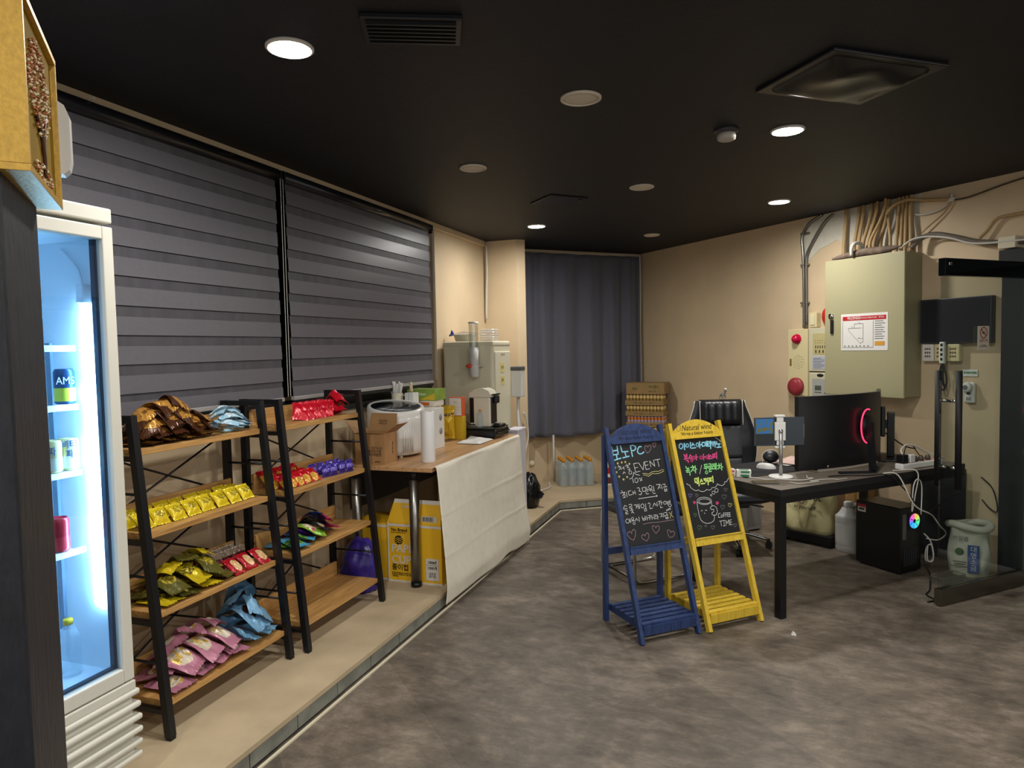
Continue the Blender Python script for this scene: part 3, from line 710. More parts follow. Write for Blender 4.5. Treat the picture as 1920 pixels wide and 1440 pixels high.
# second shelf, top tier: red candy bags
z = TIERS[0]
for i in range(5):
    bag('candy', 'candy_bag', 'candy', 'red candy bag standing on the second shelf top tier, %s from the fridge' % ORD[i],
        (-2.40, 3.235+i*.058, z+.05), lean(.50, -.80, -.10), 'red candy bags standing on the top tier', .095, .105, .018, B_RED, rn.randrange(12), .6)
for i in range(4):
    drape('candyflat', 'candy_bag', 'candy', 'red candy bag lying on the second shelf top tier, %s' % ('rear one by the standing bags','front one','middle one on top','nearest the counter')[i],
        (-2.47,-2.40,-2.43,-2.41)[i], (3.575,3.56,3.60,3.635)[i], TIERS[0], (.3,-.2,.1,-.35)[i], 'red candy bags lying on the top tier', .125, .10, .028, B_RED, 40+i*3, 1.0)
# second tier: red and yellow packs, violet packs
z = TIERS[1]
for row in (2,1,0):
    for i in range(5):
        bag('redy', 'snack_pack', 'snack', 'red and yellow pack on the second shelf, %s row, %s from fridge' % (('front','middle','back')[row], ORD[i]),
            (-2.350-row*.062, 3.00+i*.064+J(.002), z+.04), lean(.80, -.12, J(.05)), 'red and yellow snack packs on the second shelf', .060, .090, .022, B_REDY, rn.randrange(12), .5)
for row in (1,0):
    for i in range(4):
        bag('violet', 'chocolate_pack', 'snack', 'violet chocolate pack on the second shelf, %s row, %s from the red packs' % (('front','back')[row], ORD[i]),
            (-2.335-row*.085+.010*i, 3.35+i*.066+J(.002), z+.036), lean(.18, -.12, J(.04)), 'violet chocolate packs on the second shelf', .062, .072, .036, B_VIO, rn.randrange(12), .25)
# third tier: jelly bags
z = TIERS[2]
for k, (kd, m, x, y, dz, yaw, l) in enumerate((('aqua',B_AQUA,-2.42,3.03,.02,.2,'aqua and green jelly bag at the fridge end of the third tier'),('aqua',B_AQUA,-2.33,3.04,.045,-.3,'aqua and green jelly bag lying on top at the fridge end of the third tier'),
        ('aqua',B_AQUA,-2.35,3.12,.022,.5,'aqua and green jelly bag beneath the purple jelly bag'),('purple',B_PURP,-2.42,3.15,.075,.1,'purple jelly bag on top of the aqua bags'),('purple',B_PURP,-2.44,3.23,.04,-.2,'purple jelly bag with a yellow print at the back of the third tier'),
        ('lilac',B_LILAC,-2.47,3.31,.085,.2,'lilac bag standing highest at the back of the third tier'),('lime',B_LIME,-2.33,3.20,.030,.7,'lime green jelly bag at the front edge of the third tier'),
        ('dark',B_DARK,-2.36,3.28,.028,.2,'black jelly bag with a bear-brown print on the third tier'),('dark',B_DARK,-2.42,3.29,.055,-.3,'black jelly bag behind the other on the third tier'),('magenta',B_MAG,-2.38,3.38,.024,-.15,'magenta and blue jelly bag nearest the counter'),
        ('magenta',B_MAG,-2.43,3.36,.05,.25,'magenta jelly bag lying at the back, nearest the counter'))):
    drape(kd, 'jelly_bag', 'candy', l, x, y, TIERS[2], PI/2+yaw, 'jelly bags on the third tier', .110, .155, .022, m, 60+k*5, 1.0)
# ---------------------------------------------------------------- counter with the drinks corner
M_TOP = wood('beech_worktop', '#a97f54', '#c59a6c', 1, .38, 2.0)
TZ = .90
t = thing('counter_table', 'beech-topped counter on round steel legs with a cloth along its front', 'table', (-2.3,4.7,STEP))
zz = TZ-STEP
MB().box(-.33,.36,-.79,.93,zz-.028,zz,.003).build('tabletop', M_TOP, t)
for x, y in ((.185,-.70),(-.235,-.72),(.22,.85),(-.24,.85)):
    l = MB().cyl((x,y,.03),(x,y,zz-.09),.033,24).build('leg', M_STEEL, t)
    MB().cyl((x,y,0),(x,y,.03),.036,24).build('leg_foot', M_BLACK, l); MB().cyl((x,y,zz-.09),(x,y,zz-.029),.037,24).build('leg_socket', M_BLACK, l)
MB().box(-.30,-.28,-.70,.85,zz-.32,zz-.03).build('back_panel', M_BLACK, t)
# cloth hanging from the front edge, out over the step
def cloth(u, v):
    y = 3.925+1.62*u+v*(-.045+.005*u)
    z = .912-v*.868+(.0 if v > .03 else 0)
    sag = .006*math.sin(v*PI)*math.sin(u*PI*3+.5)
    x = -1.925+.012+.075*min(1,v*1.15)+sag+.055*u*max(0,v-.55)
    x += .0025*math.sin(u*17+v*4)*v+.006*math.sin((u*1.4+v)*9)*(1-v)*math.exp(-4*v)
    for cv in (.36,.66): x += .003*math.exp(-((v-cv)/.006)**2)*(1-.5*math.sin(u*6))
    for cu in (.28,.55,.82): x += .003*math.exp(-((u-cu)/.004)**2)
    if v > .9: x -= .03*(v-.9)*10*(.4+.6*math.sin(u*5)**2)*.6
    if v < .02: x = -1.925+v
    z += .012*math.sin(u*PI)*v*0-.028*u*v+.03*math.exp(-((u-.68)/.10)**2)*v*v
    return (x, y, z)
M_CLOTH = mat('unbleached_cloth', '#dfd8c6', .85, noise=.05, nscale=16, bump=.12, bscale=400)
o = MB().grid(cloth, 90, 70).build('cloth_cover', M_CLOTH)
md = o.modifiers.new('thickness', 'SOLIDIFY'); md.thickness = .002; md.offset = 1
tag(o, 'creased off-white cloth hanging from the front edge of the counter', 'cloth')

def carton(name, label, x0, x1, y0, y1, z0, z1, m, cat='box', group=None):
    return tag(MB().box(x0,x1,y0,y1,z0,z1,.002).build(name, m), label, cat, group)
# open cardboard box
t = thing('cardboard_box', 'brown cardboard box with its flaps open, at the near end of the counter', 'box', (-2.525,3.965,TZ))
W, D, H = .222, .17, .205
p = MB(); p.box(0,W,0,.004,0,H).box(0,W,D-.004,D,0,H).box(0,.004,.004,D-.004,0,H).box(W-.004,W,.004,D-.004,0,H).box(.004,W-.004,.004,D-.004,0,.004); bx = p.build('carton', M_CARD, t)
def flap(pts): 
    q = [Vector(x) for x in pts]; n = (q[1]-q[0]).cross(q[3]-q[0]).normalized()*.002
    return MB().hexa([x-n for x in q]+[x+n for x in q])
m = MB(); m.hexa([Vector(x) for x in ((0,D-.004,H),(W,D-.004,H),(W,D,H),(0,D,H),(.012,D+.03,H+.115),(W-.012,D+.03,H+.115),(W-.012,D+.034,H+.115),(.012,D+.034,H+.115))]); m.build('back_flap', M_CARD, t)
m = MB(); m.hexa([Vector(x) for x in ((W-.004,0,H),(W,0,H),(W,D,H),(W-.004,D,H),(W+.090,.01,H+.062),(W+.094,.01,H+.062),(W+.094,D-.01,H+.062),(W+.090,D-.01,H+.062))]); m.build('side_flap', M_CARD, t)
m = MB(); m.hexa([Vector(x) for x in ((0,0,H),(.004,0,H),(.004,D,H),(0,D,H),(-.078,.01,H+.075),(-.074,.01,H+.075),(-.074,D-.01,H+.075),(-.078,D-.01,H+.075))]); m.build('side_flap', M_CARD, t)
m = MB(); m.hexa([Vector(x) for x in ((0,0,H),(W,0,H),(W,.004,H),(0,.004,H),(.02,-.012,H+.004),(W-.02,-.012,H+.004),(W-.02,-.010,H+.006),(.02,-.010,H+.006))]); m.build('front_flap', M_CARD, t)
M_PRINT = mat('dark_print', '#2b2018', .8)
text('printed_lettering', '경고 : 당기시오\n공물건조기용\n플라스틱합판', .022, M_PRINT, bx, (W*.62,-.001,.085), (PI/2,0,0))
text('printed_lettering', '2\n12', .016, M_PRINT, bx, (W*.36,-.001,.165), (PI/2,0,0))
text('printed_lettering', 'genesis', .014, M_PRINT, bx, (W*.76,-.001,.02), (PI/2,0,0))
text('printed_lettering', '주의사항 안내', .014, M_PRINT, bx, (W+.001,D*.62,.10), (PI/2,PI/2,PI/2))
text('printed_lettering', '취급주의\n제품보관', .018, M_PRINT, bx, (W*.5,D+.012,H+.055), (PI/2-.26,0,0))
# white ice maker
t = thing('ice_maker', 'white rounded ice maker with a dark glass lid behind the cardboard box', 'appliance', (-2.445,4.385,TZ))
def hull(r, zs): return [(r*a, z) for a, z in zs]
def slope(m):
    for v in m.bm.verts:
        if v.co.z > .28: v.co.z -= (v.co.x-v.co.y+.2)*.11
    return m
slope(MB().lathe([(.165,.014),(.185,.02),(.196,.06),(.205,.16),(.205,.31),(.204,.340)], 44, closed=True)).build('body', mat('glossy_white', '#dedcd6', .22), t)
lid = slope(MB().lathe([(.204,.338),(.204,.362),(.196,.376),(.176,.372)], 44, closed=False)).build('rim', MATS['glossy_white'], t)
slope(MB().lathe([(.180,.371),(.172,.374),(.09,.377),(0,.378)], 40, closed=False)).build('lid_window', mat('dark_glass_lid', '#14171a', .06, spec=.7), t)
p = MB()
for k in range(5):
    a = -.82+k*.085; p.cyl((.2005*math.cos(a),.2005*math.sin(a),.04),(.2045*math.cos(a),.2045*math.sin(a),.24-.012*abs(k-2)**1.5),.0055,8)
p.build('fluted_panel', MATS['glossy_white'], t)
for a in (-2.2,-.9,.6,2.2): MB().cyl((.16*math.cos(a),.16*math.sin(a),0),(.16*math.cos(a),.16*math.sin(a),.016),.014,12).build('foot', M_OFFWHITE, t)
# white paper roll
t = thing('paper_roll', 'tall white roll standing at the front edge of the counter', 'paper roll', (-2.075,4.145,TZ))
MB().lathe([(.046,0),(.047,.004),(.047,.336),(.044,.34),(.020,.34),(.018,.335)], 32, closed=True).build('roll', mat('pearl_wrap', '#dcdbd8', .3, noise=.04, nscale=4, stretch=(6,6,.3)), t)
# white box with slot and round marks
t = thing('cup_dispenser_box', 'white box with a black slot and round marks next to the white roll', 'box', (-2.365,4.715,TZ))
MB().box(-.09,.09,-.115,.115,0,.305,.004).build('case', M_WHITE, t)
MB().box(.0895,.0915,-.085,-.068,.05,.25).build('slot', M_BLACK, t)
for z in (.235,.13):
    MB().lathe([(.026,.0),(.026,.002),(.0,.002)], 20).xf(Matrix.Translation((.0895,.05,z)) @ Matrix.Rotation(PI/2,4,'Y')).build('round_mark', mat('grey_mark', '#8f8f90', .5), t)
# small white box carrying the mug; cotton pads; carton
carton('white_box', 'plain white box behind the ice maker carrying the mug of sticks', -2.655,-2.455,4.61,4.78,TZ,1.238,M_WHITE)
t = thing('mug', 'white mug full of white paper sticks on the box behind the ice maker', 'mug', (-2.585,4.665,1.238))
MB().lathe([(.040,0),(.043,.004),(.044,.085),(.041,.085),(.039,.01),(0,.01)], 28).build('mug_body', M_OFFWHITE, t)
MB().tube([(.042,.0,.068),(.062,.012,.066),(.066,.014,.04),(.058,.01,.022),(.042,0,.02)], .005, 8).build('handle', M_OFFWHITE, t)
rk = random.Random(3)
for k in range(16):
    a = rk.uniform(0, 6.28); ex = (.022*math.cos(a)+rk.uniform(-.07,.03), .03*math.sin(a))
    p = tag(MB().bar((-2.585+.02*math.cos(a),4.665+.02*math.sin(a),1.251),(-2.585+ex[0],4.665+ex[1],1.251+rk.uniform(.13,.165)),.014,.006).build('paper_stick', M_PAPER), 'white paper stick standing in the white mug', 'stick', 'paper sticks in the mug')
t = thing('sugar_box', 'small white lidded box beside the mug of sticks', 'box', (-2.473,4.685,1.238))
MB().box(-.036,.036,-.045,.045,0,.088,.003).build('box_body', M_WHITE, t); MB().box(-.001,.001,-.046,-.044,0,.088).build('seam', MATS['grey_mark'], t)
tag(MB().cyl((-2.51,4.725,1.365),(-2.49,4.735,1.367),.038,24).build('cotton_pad', mat('beige_pad', '#cdb99a', .8)), 'round beige pad standing on edge behind the mug of sticks', 'pad')
# stack with the green carton
carton('white_carton', 'white carton under the green and yellow carton', -2.56,-2.40,4.86,5.04,TZ,1.205,M_WHITE)
t = thing('orange_carton', 'flat white and orange carton under the green carton', 'carton', (-2.57,4.85,1.205))
MB().box(.01,.205,.0,.17,0,.045,.002).build('carton_body', mat('cream_carton', '#d9d0bf', .5), t); MB().box(.06,.16,-.0012,.001,.008,.034).build('orange_print', mat('orange_print', '#c8642a', .5), t)
t = thing('green_carton', 'green and yellow carton lying on top of the stack by the wall', 'carton', (-2.60,4.85,1.2505))
MB().box(0,.24,0,.20,0,.088,.002).build('carton_body', mat('green_carton', '#7f9a3c', .45, noise=.2, nscale=9), t)
MB().prism([(.10,.006),(.238,.006),(.238,.06),(.17,.03)], -.0014, .001, axis='y').build('yellow_print', mat('yellow_print', '#cfae2e', .5), t)
text('lettering', 'kiwi', .035, mat('pale_ink', '#dfe6cf', .5), t, (.135,-.0015,.052), (PI/2,0,0))
# yellow coffee bag, small boxes
bg = bag_mesh(.20,.27,.085,5,.5).build('coffee_bag', bagmat('yellow_coffee_bag', '#c9a21e', '#5a3c10', '#c9a21e', 1, .3, .1, cy=.72, ry=.06, blot=9, cov=.5))
bg.rotation_euler = (PI/2-.06,0,.25); bg.location = (-2.43,5.135,TZ+.153); tag(bg, 'yellow coffee bag standing between the green carton and the orange carton', 'bag')
text('lettering', 'Maxim', .045, M_PRINT, bg, (.01,.065,.046), (0,0,0))
carton('yellow_carton', 'yellow carton under the small white and orange carton', -2.41,-2.29,5.215,5.285,TZ,1.095,mat('yellow_carton', '#c9a524', .45))
t = thing('tea_carton', 'small white and orange printed carton on top of the yellow carton', 'carton', (-2.41,5.213,1.0955))
MB().box(0,.115,0,.075,0,.155,.002).build('carton_body', mat('orange_carton_side', '#c9562a', .45), t)
MB().box(.004,.111,-.001,.001,.006,.149).build('white_panel', M_PAPER, t)
text('lettering', 'TEA\n· · · · ·\n— — — —\n— — — —', .020, MATS['orange_print'], t, (.057,-.0015,.085), (PI/2,0,0))
# plastic envelope
def env(u, v):
    x = -2.24+.20*u; y = 4.97+.28*v; e = min(u,1-u,v,1-v)
    return (x, y, TZ+.004+.012*min(1,e*6)+.006*math.sin(u*9)*math.sin(v*7)*min(1,e*6)+.10*max(0,v-.62)**1.0*(1-u)*.6)
o = MB().grid(env, 20, 24).build('paper_packet', mat('crumpled_white', '#dcdad4', .4, bump=.15, bscale=30))
md = o.modifiers.new('thickness', 'SOLIDIFY'); md.thickness = .004; md.offset = -1
tag(o, 'crumpled white paper packet lying flat in front of the black drawer', 'packet')
# black capsule drawer with a glass top, coffee machine on it
t = thing('capsule_drawer', 'black capsule drawer with a glass top under the coffee machine', 'drawer', (-2.425,5.295,TZ))
MB().box(0,.395,0,.31,.012,.072,.004).build('drawer_case', mat('black_gloss', '#101013', .25), t)
MB().box(.02,.375,-.006,.0,.018,.066,.002).build('drawer_front', MATS['black_gloss'], t)
MB().box(.004,.391,.004,.306,.084,.090,.001).build('glass_top', mat('smoky_glass_top', '#2a3230', .05, spec=.7), t)
for x in (.012,.383):
    for y in (.012,.298):
        MB().cyl((x,y,0),(x,y,.084),.006,10).build('corner_post', M_CHROME, t)
r = MB(); r.tube([(.395,.01,.05),(.410,.01,.05),(.410,.30,.05),(.395,.30,.05)], .004, 6, 1); r.build('side_rail', M_BLACK, t)
text('lettering', 'CAFE BAR', .014, M_CHROME, t, (.397,.15,.042), (PI/2,0,PI/2))
t_cm = t = thing('coffee_machine', 'cream capsule coffee machine with black panels on the glass-topped drawer', 'coffee machine', (-2.19,5.44,TZ+.0905))
M_CM = mat('cream_gloss', '#d2ccb8', .25)
MB().box(-.105,.085,-.075,.075,0,.25,.014,3).build('body', M_CM, t)
hd = MB(); hd.prism([(-.105,.25),(.09,.25),(.09,.275),(.07,.305),(.02,.325),(-.05,.318),(-.10,.285)], -.074, .074, axis='y'); hd.build('head', M_CM, t)
MB().box(-.098,-.06,-.0775,-.074,.035,.245,.002).build('side_panel', MATS['black_gloss'], t)
MB().box(.084,.098,-.055,.055,.03,.25,.006).build('front_panel', MATS['black_gloss'], t)
p = MB(); p.box(.095,.135,-.035,.035,.195,.262,.012); p.build('spout', MATS['black_gloss'], t)
MB().tube([(.095,-.05,.268),(.13,-.04,.272),(.13,.04,.272),(.095,.05,.268)], .007, 8).build('lever', MATS['black_gloss'], t)
MB().lathe([(.050,0),(.052,.006),(.052,.02),(.048,.026),(0,.026)], 24, (.14,0,0)).build('drip_tray', MATS['black_gloss'], t)
bottle('water_bottle', 'small clear bottle with an orange cap in front of the coffee machine', (-2.185,5.335,TZ+.0905), .024, .15, M_ORANGE)
MB().tube([(-.05,-.078,.02),(-.10,-.10,.03),(-.16,-.13,.10),(-.19,-.125,.06),(-.185,-.12,.02),(-.12,-.085,.006)], .0045, 8).build('mains_lead', M_CABLEB, t_cm)

# ---------------------------------------------------------------- water dispenser
t = thing('water_dispenser', 'big cream water dispenser standing behind the counter, below the pillar', 'water dispenser', (-2.665,5.655,STEP))
M_WD = mat('cream_enamel', '#cec8ae', .4)
W, D, H = .485, .44, 1.60
MB().box(0,W,0,D,.03,H,.03,4).build('cabinet', M_WD, t)
MB().box(.0,W+.004,-.004,D,H-.035,H+.012,.014,3).build('top_lid', M_WD, t)
MB().box(W-.004,W+.010,.03,D-.02,.10,H-.08,.008).build('front_door', mat('cream_door', '#d2ccb4', .38), t)
for x in (.05,W-.05):
    for y in (.05,D-.05): MB().cyl((x,y,0),(x,y,.032),.02,12).build('foot', M_BLACK, t)
for z, h in ((1.33,.09),(1.22,.08)):
    n = MB().box(W+.0101,W+.012,.15,.25,z,z+h).build('paper_note', mat('yellowish_note', '#d0c27c', .7), t)
    text('lettering', '냉수' if z > 1.3 else '정수', .035, mat('brown_ink', '#6a5418', .7), n, (W+.0126,.2,z+h*.5), (PI/2,0,PI/2))
text('lettering', 'COWAY', .028, mat('grey_ink', '#8a8672', .6), t, (W+.0108,.22,1.49), (PI/2,0,PI/2))
# cup tube on its near side
c = thing('cup_tube_dispenser', 'clear cup tube with a grey base on the near side of the water dispenser', 'cup dispenser', (-2.335,5.595,1.40))
M_CLEAR = glass('clear_acrylic', '#f4f6f2', refl=.8, see=.88)
MB().lathe([(.042,.24),(.042,.475)], 28, closed=False).build('clear_tube', M_CLEAR, c)
MB().lathe([(.0445,.466),(.0445,.48),(.041,.48),(.041,.466)], 28, closed=False).build('tube_rim', M_WHITE, c)
MB().lathe([(.036,.09),(.041,.10),(.041,.258),(.036,.258)], 28).build('cup_stack', mat('grey_white', '#b9b8b4', .45), c)
MB().lathe([(.038,.0),(.040,.01),(.044,.09),(.044,.10),(.0,.10)], 28).build('base', MATS['grey_white'], c)
MB().box(-.05,.07,.0,.055,.09,.105,.003).build('bracket', MATS['grey_white'], c)
MB().lathe([(.0,-.03),(.022,-.02),(.030,0),(.022,.02),(0,.03)], 16).xf(Matrix.Translation((-.03,-.035,.098)) @ Matrix.Diagonal((1.2,.6,.7,1))).build('red_button', mat('orange_red', '#c7452e', .35), c)
# things on top
M_LID = glass('clear_lid', '#ffffff', refl=1.6, see=.9, milk=.2)
for k in range(5):
    tag(MB().lathe([(.085,0),(.089,.004),(.087,.012),(.06,.020),(.055,.020)], 30, (-2.28,5.83,1.714+k*.022), closed=False).build('clear_lid', M_LID),
        'clear plastic lid on the water dispenser, %s in its stack from below' % ORD[k], 'lid', 'clear lids on the water dispenser')
t = thing('ribbed_tray', 'cream ribbed tray wrapped in film on top of the water dispenser', 'tray', (-2.505,5.80,1.714))
p = MB()
def rib(u, v):
    a = 2*PI*u; r = (.068+.016*v)*(1+.02*math.cos(a*30)); return (r*1.25*math.cos(a), r*math.sin(a), .002+.06*v)
p.grid(rib, 180, 3, wrap=True); p.disc((0,0,.004), .07); p.build('tray', mat('cream_plastic', '#cfc9ae', .5), t)
def film(u, v): 
    a = 2*PI*u; r = .11*(1-v*.98); return (r*1.2*math.cos(a), r*math.sin(a), .064+.022*math.sin(v*PI/2)+.003*math.sin(a*9))
MB().grid(film, 40, 6, wrap=True).build('film', glass('film', '#dfe6ff', refl=1.5, see=.8), t)
p = MB(); p.hexa([Vector(x) for x in ((-.15,-.02,.05),(-.11,-.025,.06),(-.11,.02,.06),(-.15,.02,.05),(-.145,-.02,.066),(-.11,-.02,.072),(-.11,.02,.072),(-.145,.02,.066))])
p.hexa([Vector(x) for x in ((-.14,-.01,.068),(-.105,-.01,.066),(-.105,.01,.066),(-.14,.01,.068),(-.13,-.006,.108),(-.124,-.006,.10),(-.124,.006,.10),(-.13,.006,.108))])
p.build('blue_ribbon', mat('blue_film', '#2740a8', .35), t)
# white cup holder at the side and the tall white bin
t = thing('paper_cup_holder', 'white cup holder with a grey top on a stand beside the water dispenser', 'cup holder', (-2.115,6.12,STEP))
MB().box(-.055,.055,-.05,.05,1.09,1.34,.012,3).build('holder', M_WHITE, t); MB().box(-.058,.058,-.053,.053,1.335,1.375,.01).build('holder_top', mat('dark_grey_lid', '#57585a', .4), t)
MB().cyl((0,0,.02),(0,0,1.09),.016,14).build('pole', MATS['grey_white'], t); MB().lathe([(.075,0),(.075,.014),(.02,.022),(0,.022)], 24).build('base', MATS['grey_white'], t)
t = thing('white_bin', 'tall narrow white bin on the step at the far end of the counter', 'bin', (-2.06,5.88,STEP))
MB().box(-.055,.055,-.11,.11,0,.80,.006).build('bin_body', mat('cool_white', '#cfcdd6', .45), t); MB().box(-.058,.058,-.113,.113,.80,.825,.006).build('bin_lid', MATS['cool_white'], t)
# ---------------------------------------------------------------- under the counter
def paper_cup_box(name, label, x0, y0, w, d, h, full):
    t = thing(name, label, 'box', (x0,y0,STEP))
    M_Y = mat('golden_carton', '#e2b022', .5); M_W = mat('carton_white_edge', '#cfcac0', .6)
    b = MB().box(0,w,0,d,0,h,.003).build('carton_body', M_Y, t)
    MB().box(-.001,w+.001,-.0012,.001,h-.026,h-.010).build('white_band', M_W, b); MB().box(-.001,w+.001,-.0012,.001,.0,.012).build('white_band', M_W, b)
    MB().box(-.0012,.008,-.0014,.001,0,h).build('white_edge', M_W, b)
    if full:
        q = MB(); q.hexa([Vector(v) for v in ((0,0,h),(w,0,h),(w,.004,h),(0,.004,h),(.03,.055,h+.145),(w-.02,.055,h+.145),(w-.02,.059,h+.145),(.03,.059,h+.145))])
        fl = q.build('open_flap', M_Y, t)
        MB().hexa([Vector(v) for v in ((.028,.046,h+.122),(w-.02,.046,h+.122),(w-.02,.05,h+.122),(.028,.05,h+.122),(.03,.0545,h+.146),(w-.02,.0545,h+.146),(w-.02,.0595,h+.146),(.03,.0595,h+.146))]).build('white_band', M_W, fl)
        text('lettering', 'PAPER CUP', .028, M_W, fl, (w*.42,.033,h+.10), (PI/2-.36,0,0))
        bc = MB(); xx = w*.66
        rr = random.Random(8)
        MB().box(w*.64,w*.92,-.0,.002,h+.014,h+.052).xf(Matrix.Translation((0,.004,0))).build('white_patch', M_W, fl)
        for k in range(18): bc.box(w*.66+k*.0046,w*.66+k*.0046+rr.uniform(.001,.0032),.0025,.0045,h+.018,h+.048)
        bc.build('bar_code', M_INK, fl)
        text('lettering', 'No Brand', .030, M_INK, b, (.028,-.002,h-.05), (PI/2,0,0), 'LEFT', bold=.0006)
        text('small_print', 'SMART CONSUMER CHOICE', .0085, M_INK, b, (.028,-.002,h-.068), (PI/2,0,0), 'LEFT')
        lg = MB(); lg.lathe([(.031,0),(.031,.001),(.0,.001)], 32).xf(Matrix.Translation((.083,-.0005,h-.118)) @ Matrix.Rotation(PI/2,4,'X'))
        lo = lg.build('round_logo', M_INK, b)
        sw = MB()
        for dz in (-.016,-.002,.011): sw.tube([(.052+abs(dz)*.3,-.0018,h-.126+dz),(.075,-.0018,h-.114+dz),(.09,-.0018,h-.122+dz),(.114-abs(dz)*.3,-.0018,h-.108+dz)], .0022, 5)
        sw.build('logo_waves', M_Y, lo)
        text('lettering', 'PAPER\nCUP', .076, M_W, b, (.026,-.002,h-.215), (PI/2,0,0), 'LEFT', bold=.0012)
        text('lettering', '종이컵', .046, M_INK, b, (.026,-.002,h-.305), (PI/2,0,0), 'LEFT', bold=.0006)
        text('small_print', '화이트 종이컵으로 위생적이고 튼튼하여\n안심하고 사용하실 수 있는 종이컵\n1,000개입', .0115, M_INK, b, (.026,-.002,h-.353), (PI/2,0,0), 'LEFT')
        pn = MB().box(w-.115,w-.022,-.003,-.001,.03,.175).build('white_panel', M_W, b)
        text('lettering', '180㎖', .026, M_INK, pn, (w-.068,-.0036,.150), (PI/2,0,0), bold=.0004)
        text('lettering', '1000개', .024, M_INK, pn, (w-.068,-.0036,.112), (PI/2,0,0), bold=.0004)
        text('small_print', '친환경\n종이컵', .018, M_INK, pn, (w-.068,-.0036,.065), (PI/2,0,0))
        MB().box(w-.112,w-.025,-.0036,-.003,.131,.133).build('rule', M_INK, pn)
        text('small_print', '2023', .018, M_PRINT, b, (w*.46,-.002,.115), (PI/2,0,0), 'LEFT')
    return t
paper_cup_box('paper_cup_box', 'golden paper cup box with white lettering behind the steel counter leg', -2.345, 4.045, .395, .32, .402, True)
paper_cup_box('paper_cup_box', 'golden carton partly hidden behind the violet bag under the counter', -2.62, 4.06, .26, .30, .385, False)
def sack(w, h, d, seed, top=.25):
    r = random.Random(seed); ph = [r.uniform(0,6.28) for _ in range(6)]
    def P(u, v):
        a = 2*PI*u; pr = (1-.55*max(0,(v-.6)/.4)**1.5)*(.82+.25*math.sin(min(1,v*2.2)*PI*.5)) if v < 1 else top
        k = 1+.05*math.sin(a*5+ph[0]+v*6)+.03*math.sin(a*11+ph[1]-v*9)+.03*math.sin(v*17+ph[2]+a*2)
        return (w/2*pr*k*math.cos(a), d/2*pr*k*math.sin(a), h*v+.01*math.sin(a*3+ph[3])*v)
    b = MB(); b.grid(P, 44, 22, wrap=True); b.bm.verts.ensure_lookup_table()
    n = 44*0
    ring0 = [b.bm.verts[i*23] for i in range(44)]; ring1 = [b.bm.verts[i*23+22] for i in range(44)]
    b.bm.faces.new(ring0); b.bm.faces.new(ring1)
    return b
o = sack(.235,.335,.20,2,.4).build('plastic_bag', mat('violet_plastic', '#3a2a86', .3, bump=.3, bscale=18), loc=(-2.43,3.835,STEP+.001))
tag(o, 'full violet plastic bag on the step between the shelf and the paper cup box', 'bag')
t = thing('rubbish_bag', 'knotted black rubbish bag on the step at the end of the cloth', 'bag', (-2.10,6.34,STEP+.001))
sack(.20,.33,.20,6,.3).build('bag_body', mat('black_plastic_film', '#0d0d0f', .22, bump=.35, bscale=22), t)
MB().hexa([Vector(v) for v in ((.03,-.03,.16),(.13,-.03,.09),(.13,.03,.09),(.03,.03,.16),(.03,-.03,.22),(.15,-.02,.13),(.15,.02,.13),(.03,.03,.22))]).build('loose_end', MATS['black_plastic_film'], t)
# ---------------------------------------------------------------- curtain in the far corner
M_CURT = mat('dark_grey_curtain', '#565762', .85, noise=.05, nscale=40, sheen=.15)
cd = Vector((.70711,.70711)); co = Vector((-2.50,7.36)); cn = Vector((.70711,-.70711))
def curt(u, v):
    s = 1.60*u; z = 2.705-2.085*v
    ph_ = s*23+1.3*math.sin(s*4.0)+.5*v; fold = .042*(.5+.5*v)*(math.sin(ph_)+.35*math.sin(2*ph_+.9))+.010*math.sin(s*41+2+v)*v
    if v > .66: fold += .012*math.sin(s*9+v*14)*(v-.66)*3
    p = co+cd*s+cn*(.045+fold+.02*v)
    return (p.x, p.y, z+.010*math.sin(s*6+1)*v+.02*u*0)
t = thing('curtain', 'dark grey curtain hanging in the far corner, ending above the step', 'curtain', (0,0,0))
o = MB().grid(curt, 150, 40).build('curtain_cloth', M_CURT, t)
md = o.modifiers.new('thickness', 'SOLIDIFY'); md.thickness = .003; md.offset = 0
a = co+cn*.06; e = co+cd*1.60+cn*.06
MB().tube([(a.x,a.y,2.728),((a.x+e.x)/2,(a.y+e.y)/2,2.712),(e.x,e.y,2.722)], .0035, 6).build('curtain_wire', M_CABLEW, t)
q = on_right(.045, .035)
tag(MB().tube([(q.x,q.y,2.74),(q.x+.004,q.y,2.3),(q.x-.006,q.y-.004,1.8),(q.x,q.y,1.25),(q.x,q.y,.12)], .016, 10, 6).build('white_pipe', M_CABLEW), 'thin white pipe running down the far corner beside the curtain', 'pipe')
tag(MB().tube([(-2.655,6.76,2.74),(-2.65,6.755,2.45),(-2.662,6.76,2.25),(-2.668,6.76,2.05),(-2.672,6.77,1.95)], .012, 8).build('white_pipe', M_CABLEW), 'short white pipe in the corner of the beige pillar below the ceiling', 'pipe')
q = co+cd*.38-cn*.02+cn*.045
tag(MB().cyl((q.x,q.y,STEP),(q.x,q.y,.64),.012,10).build('white_pipe', M_CABLEW), 'white pipe coming down below the curtain behind the water bottles', 'pipe')
tag(MB().tube([(-2.285,6.775,.98),(-2.262,6.815,.86),(-2.258,6.82,.70),(-2.275,6.78,.58),(-2.29,6.74,.40),(-2.24,6.80,.20),(-2.22,6.95,.118),(-2.18,7.10,.112),(-2.16,7.25,.112),(-2.20,7.36,.14)], .009, 8).build('white_hose', M_CABLEW), 'white hose running down the pillar and across the step towards the bottles', 'hose')
q = co+cd*.10+cn*.02
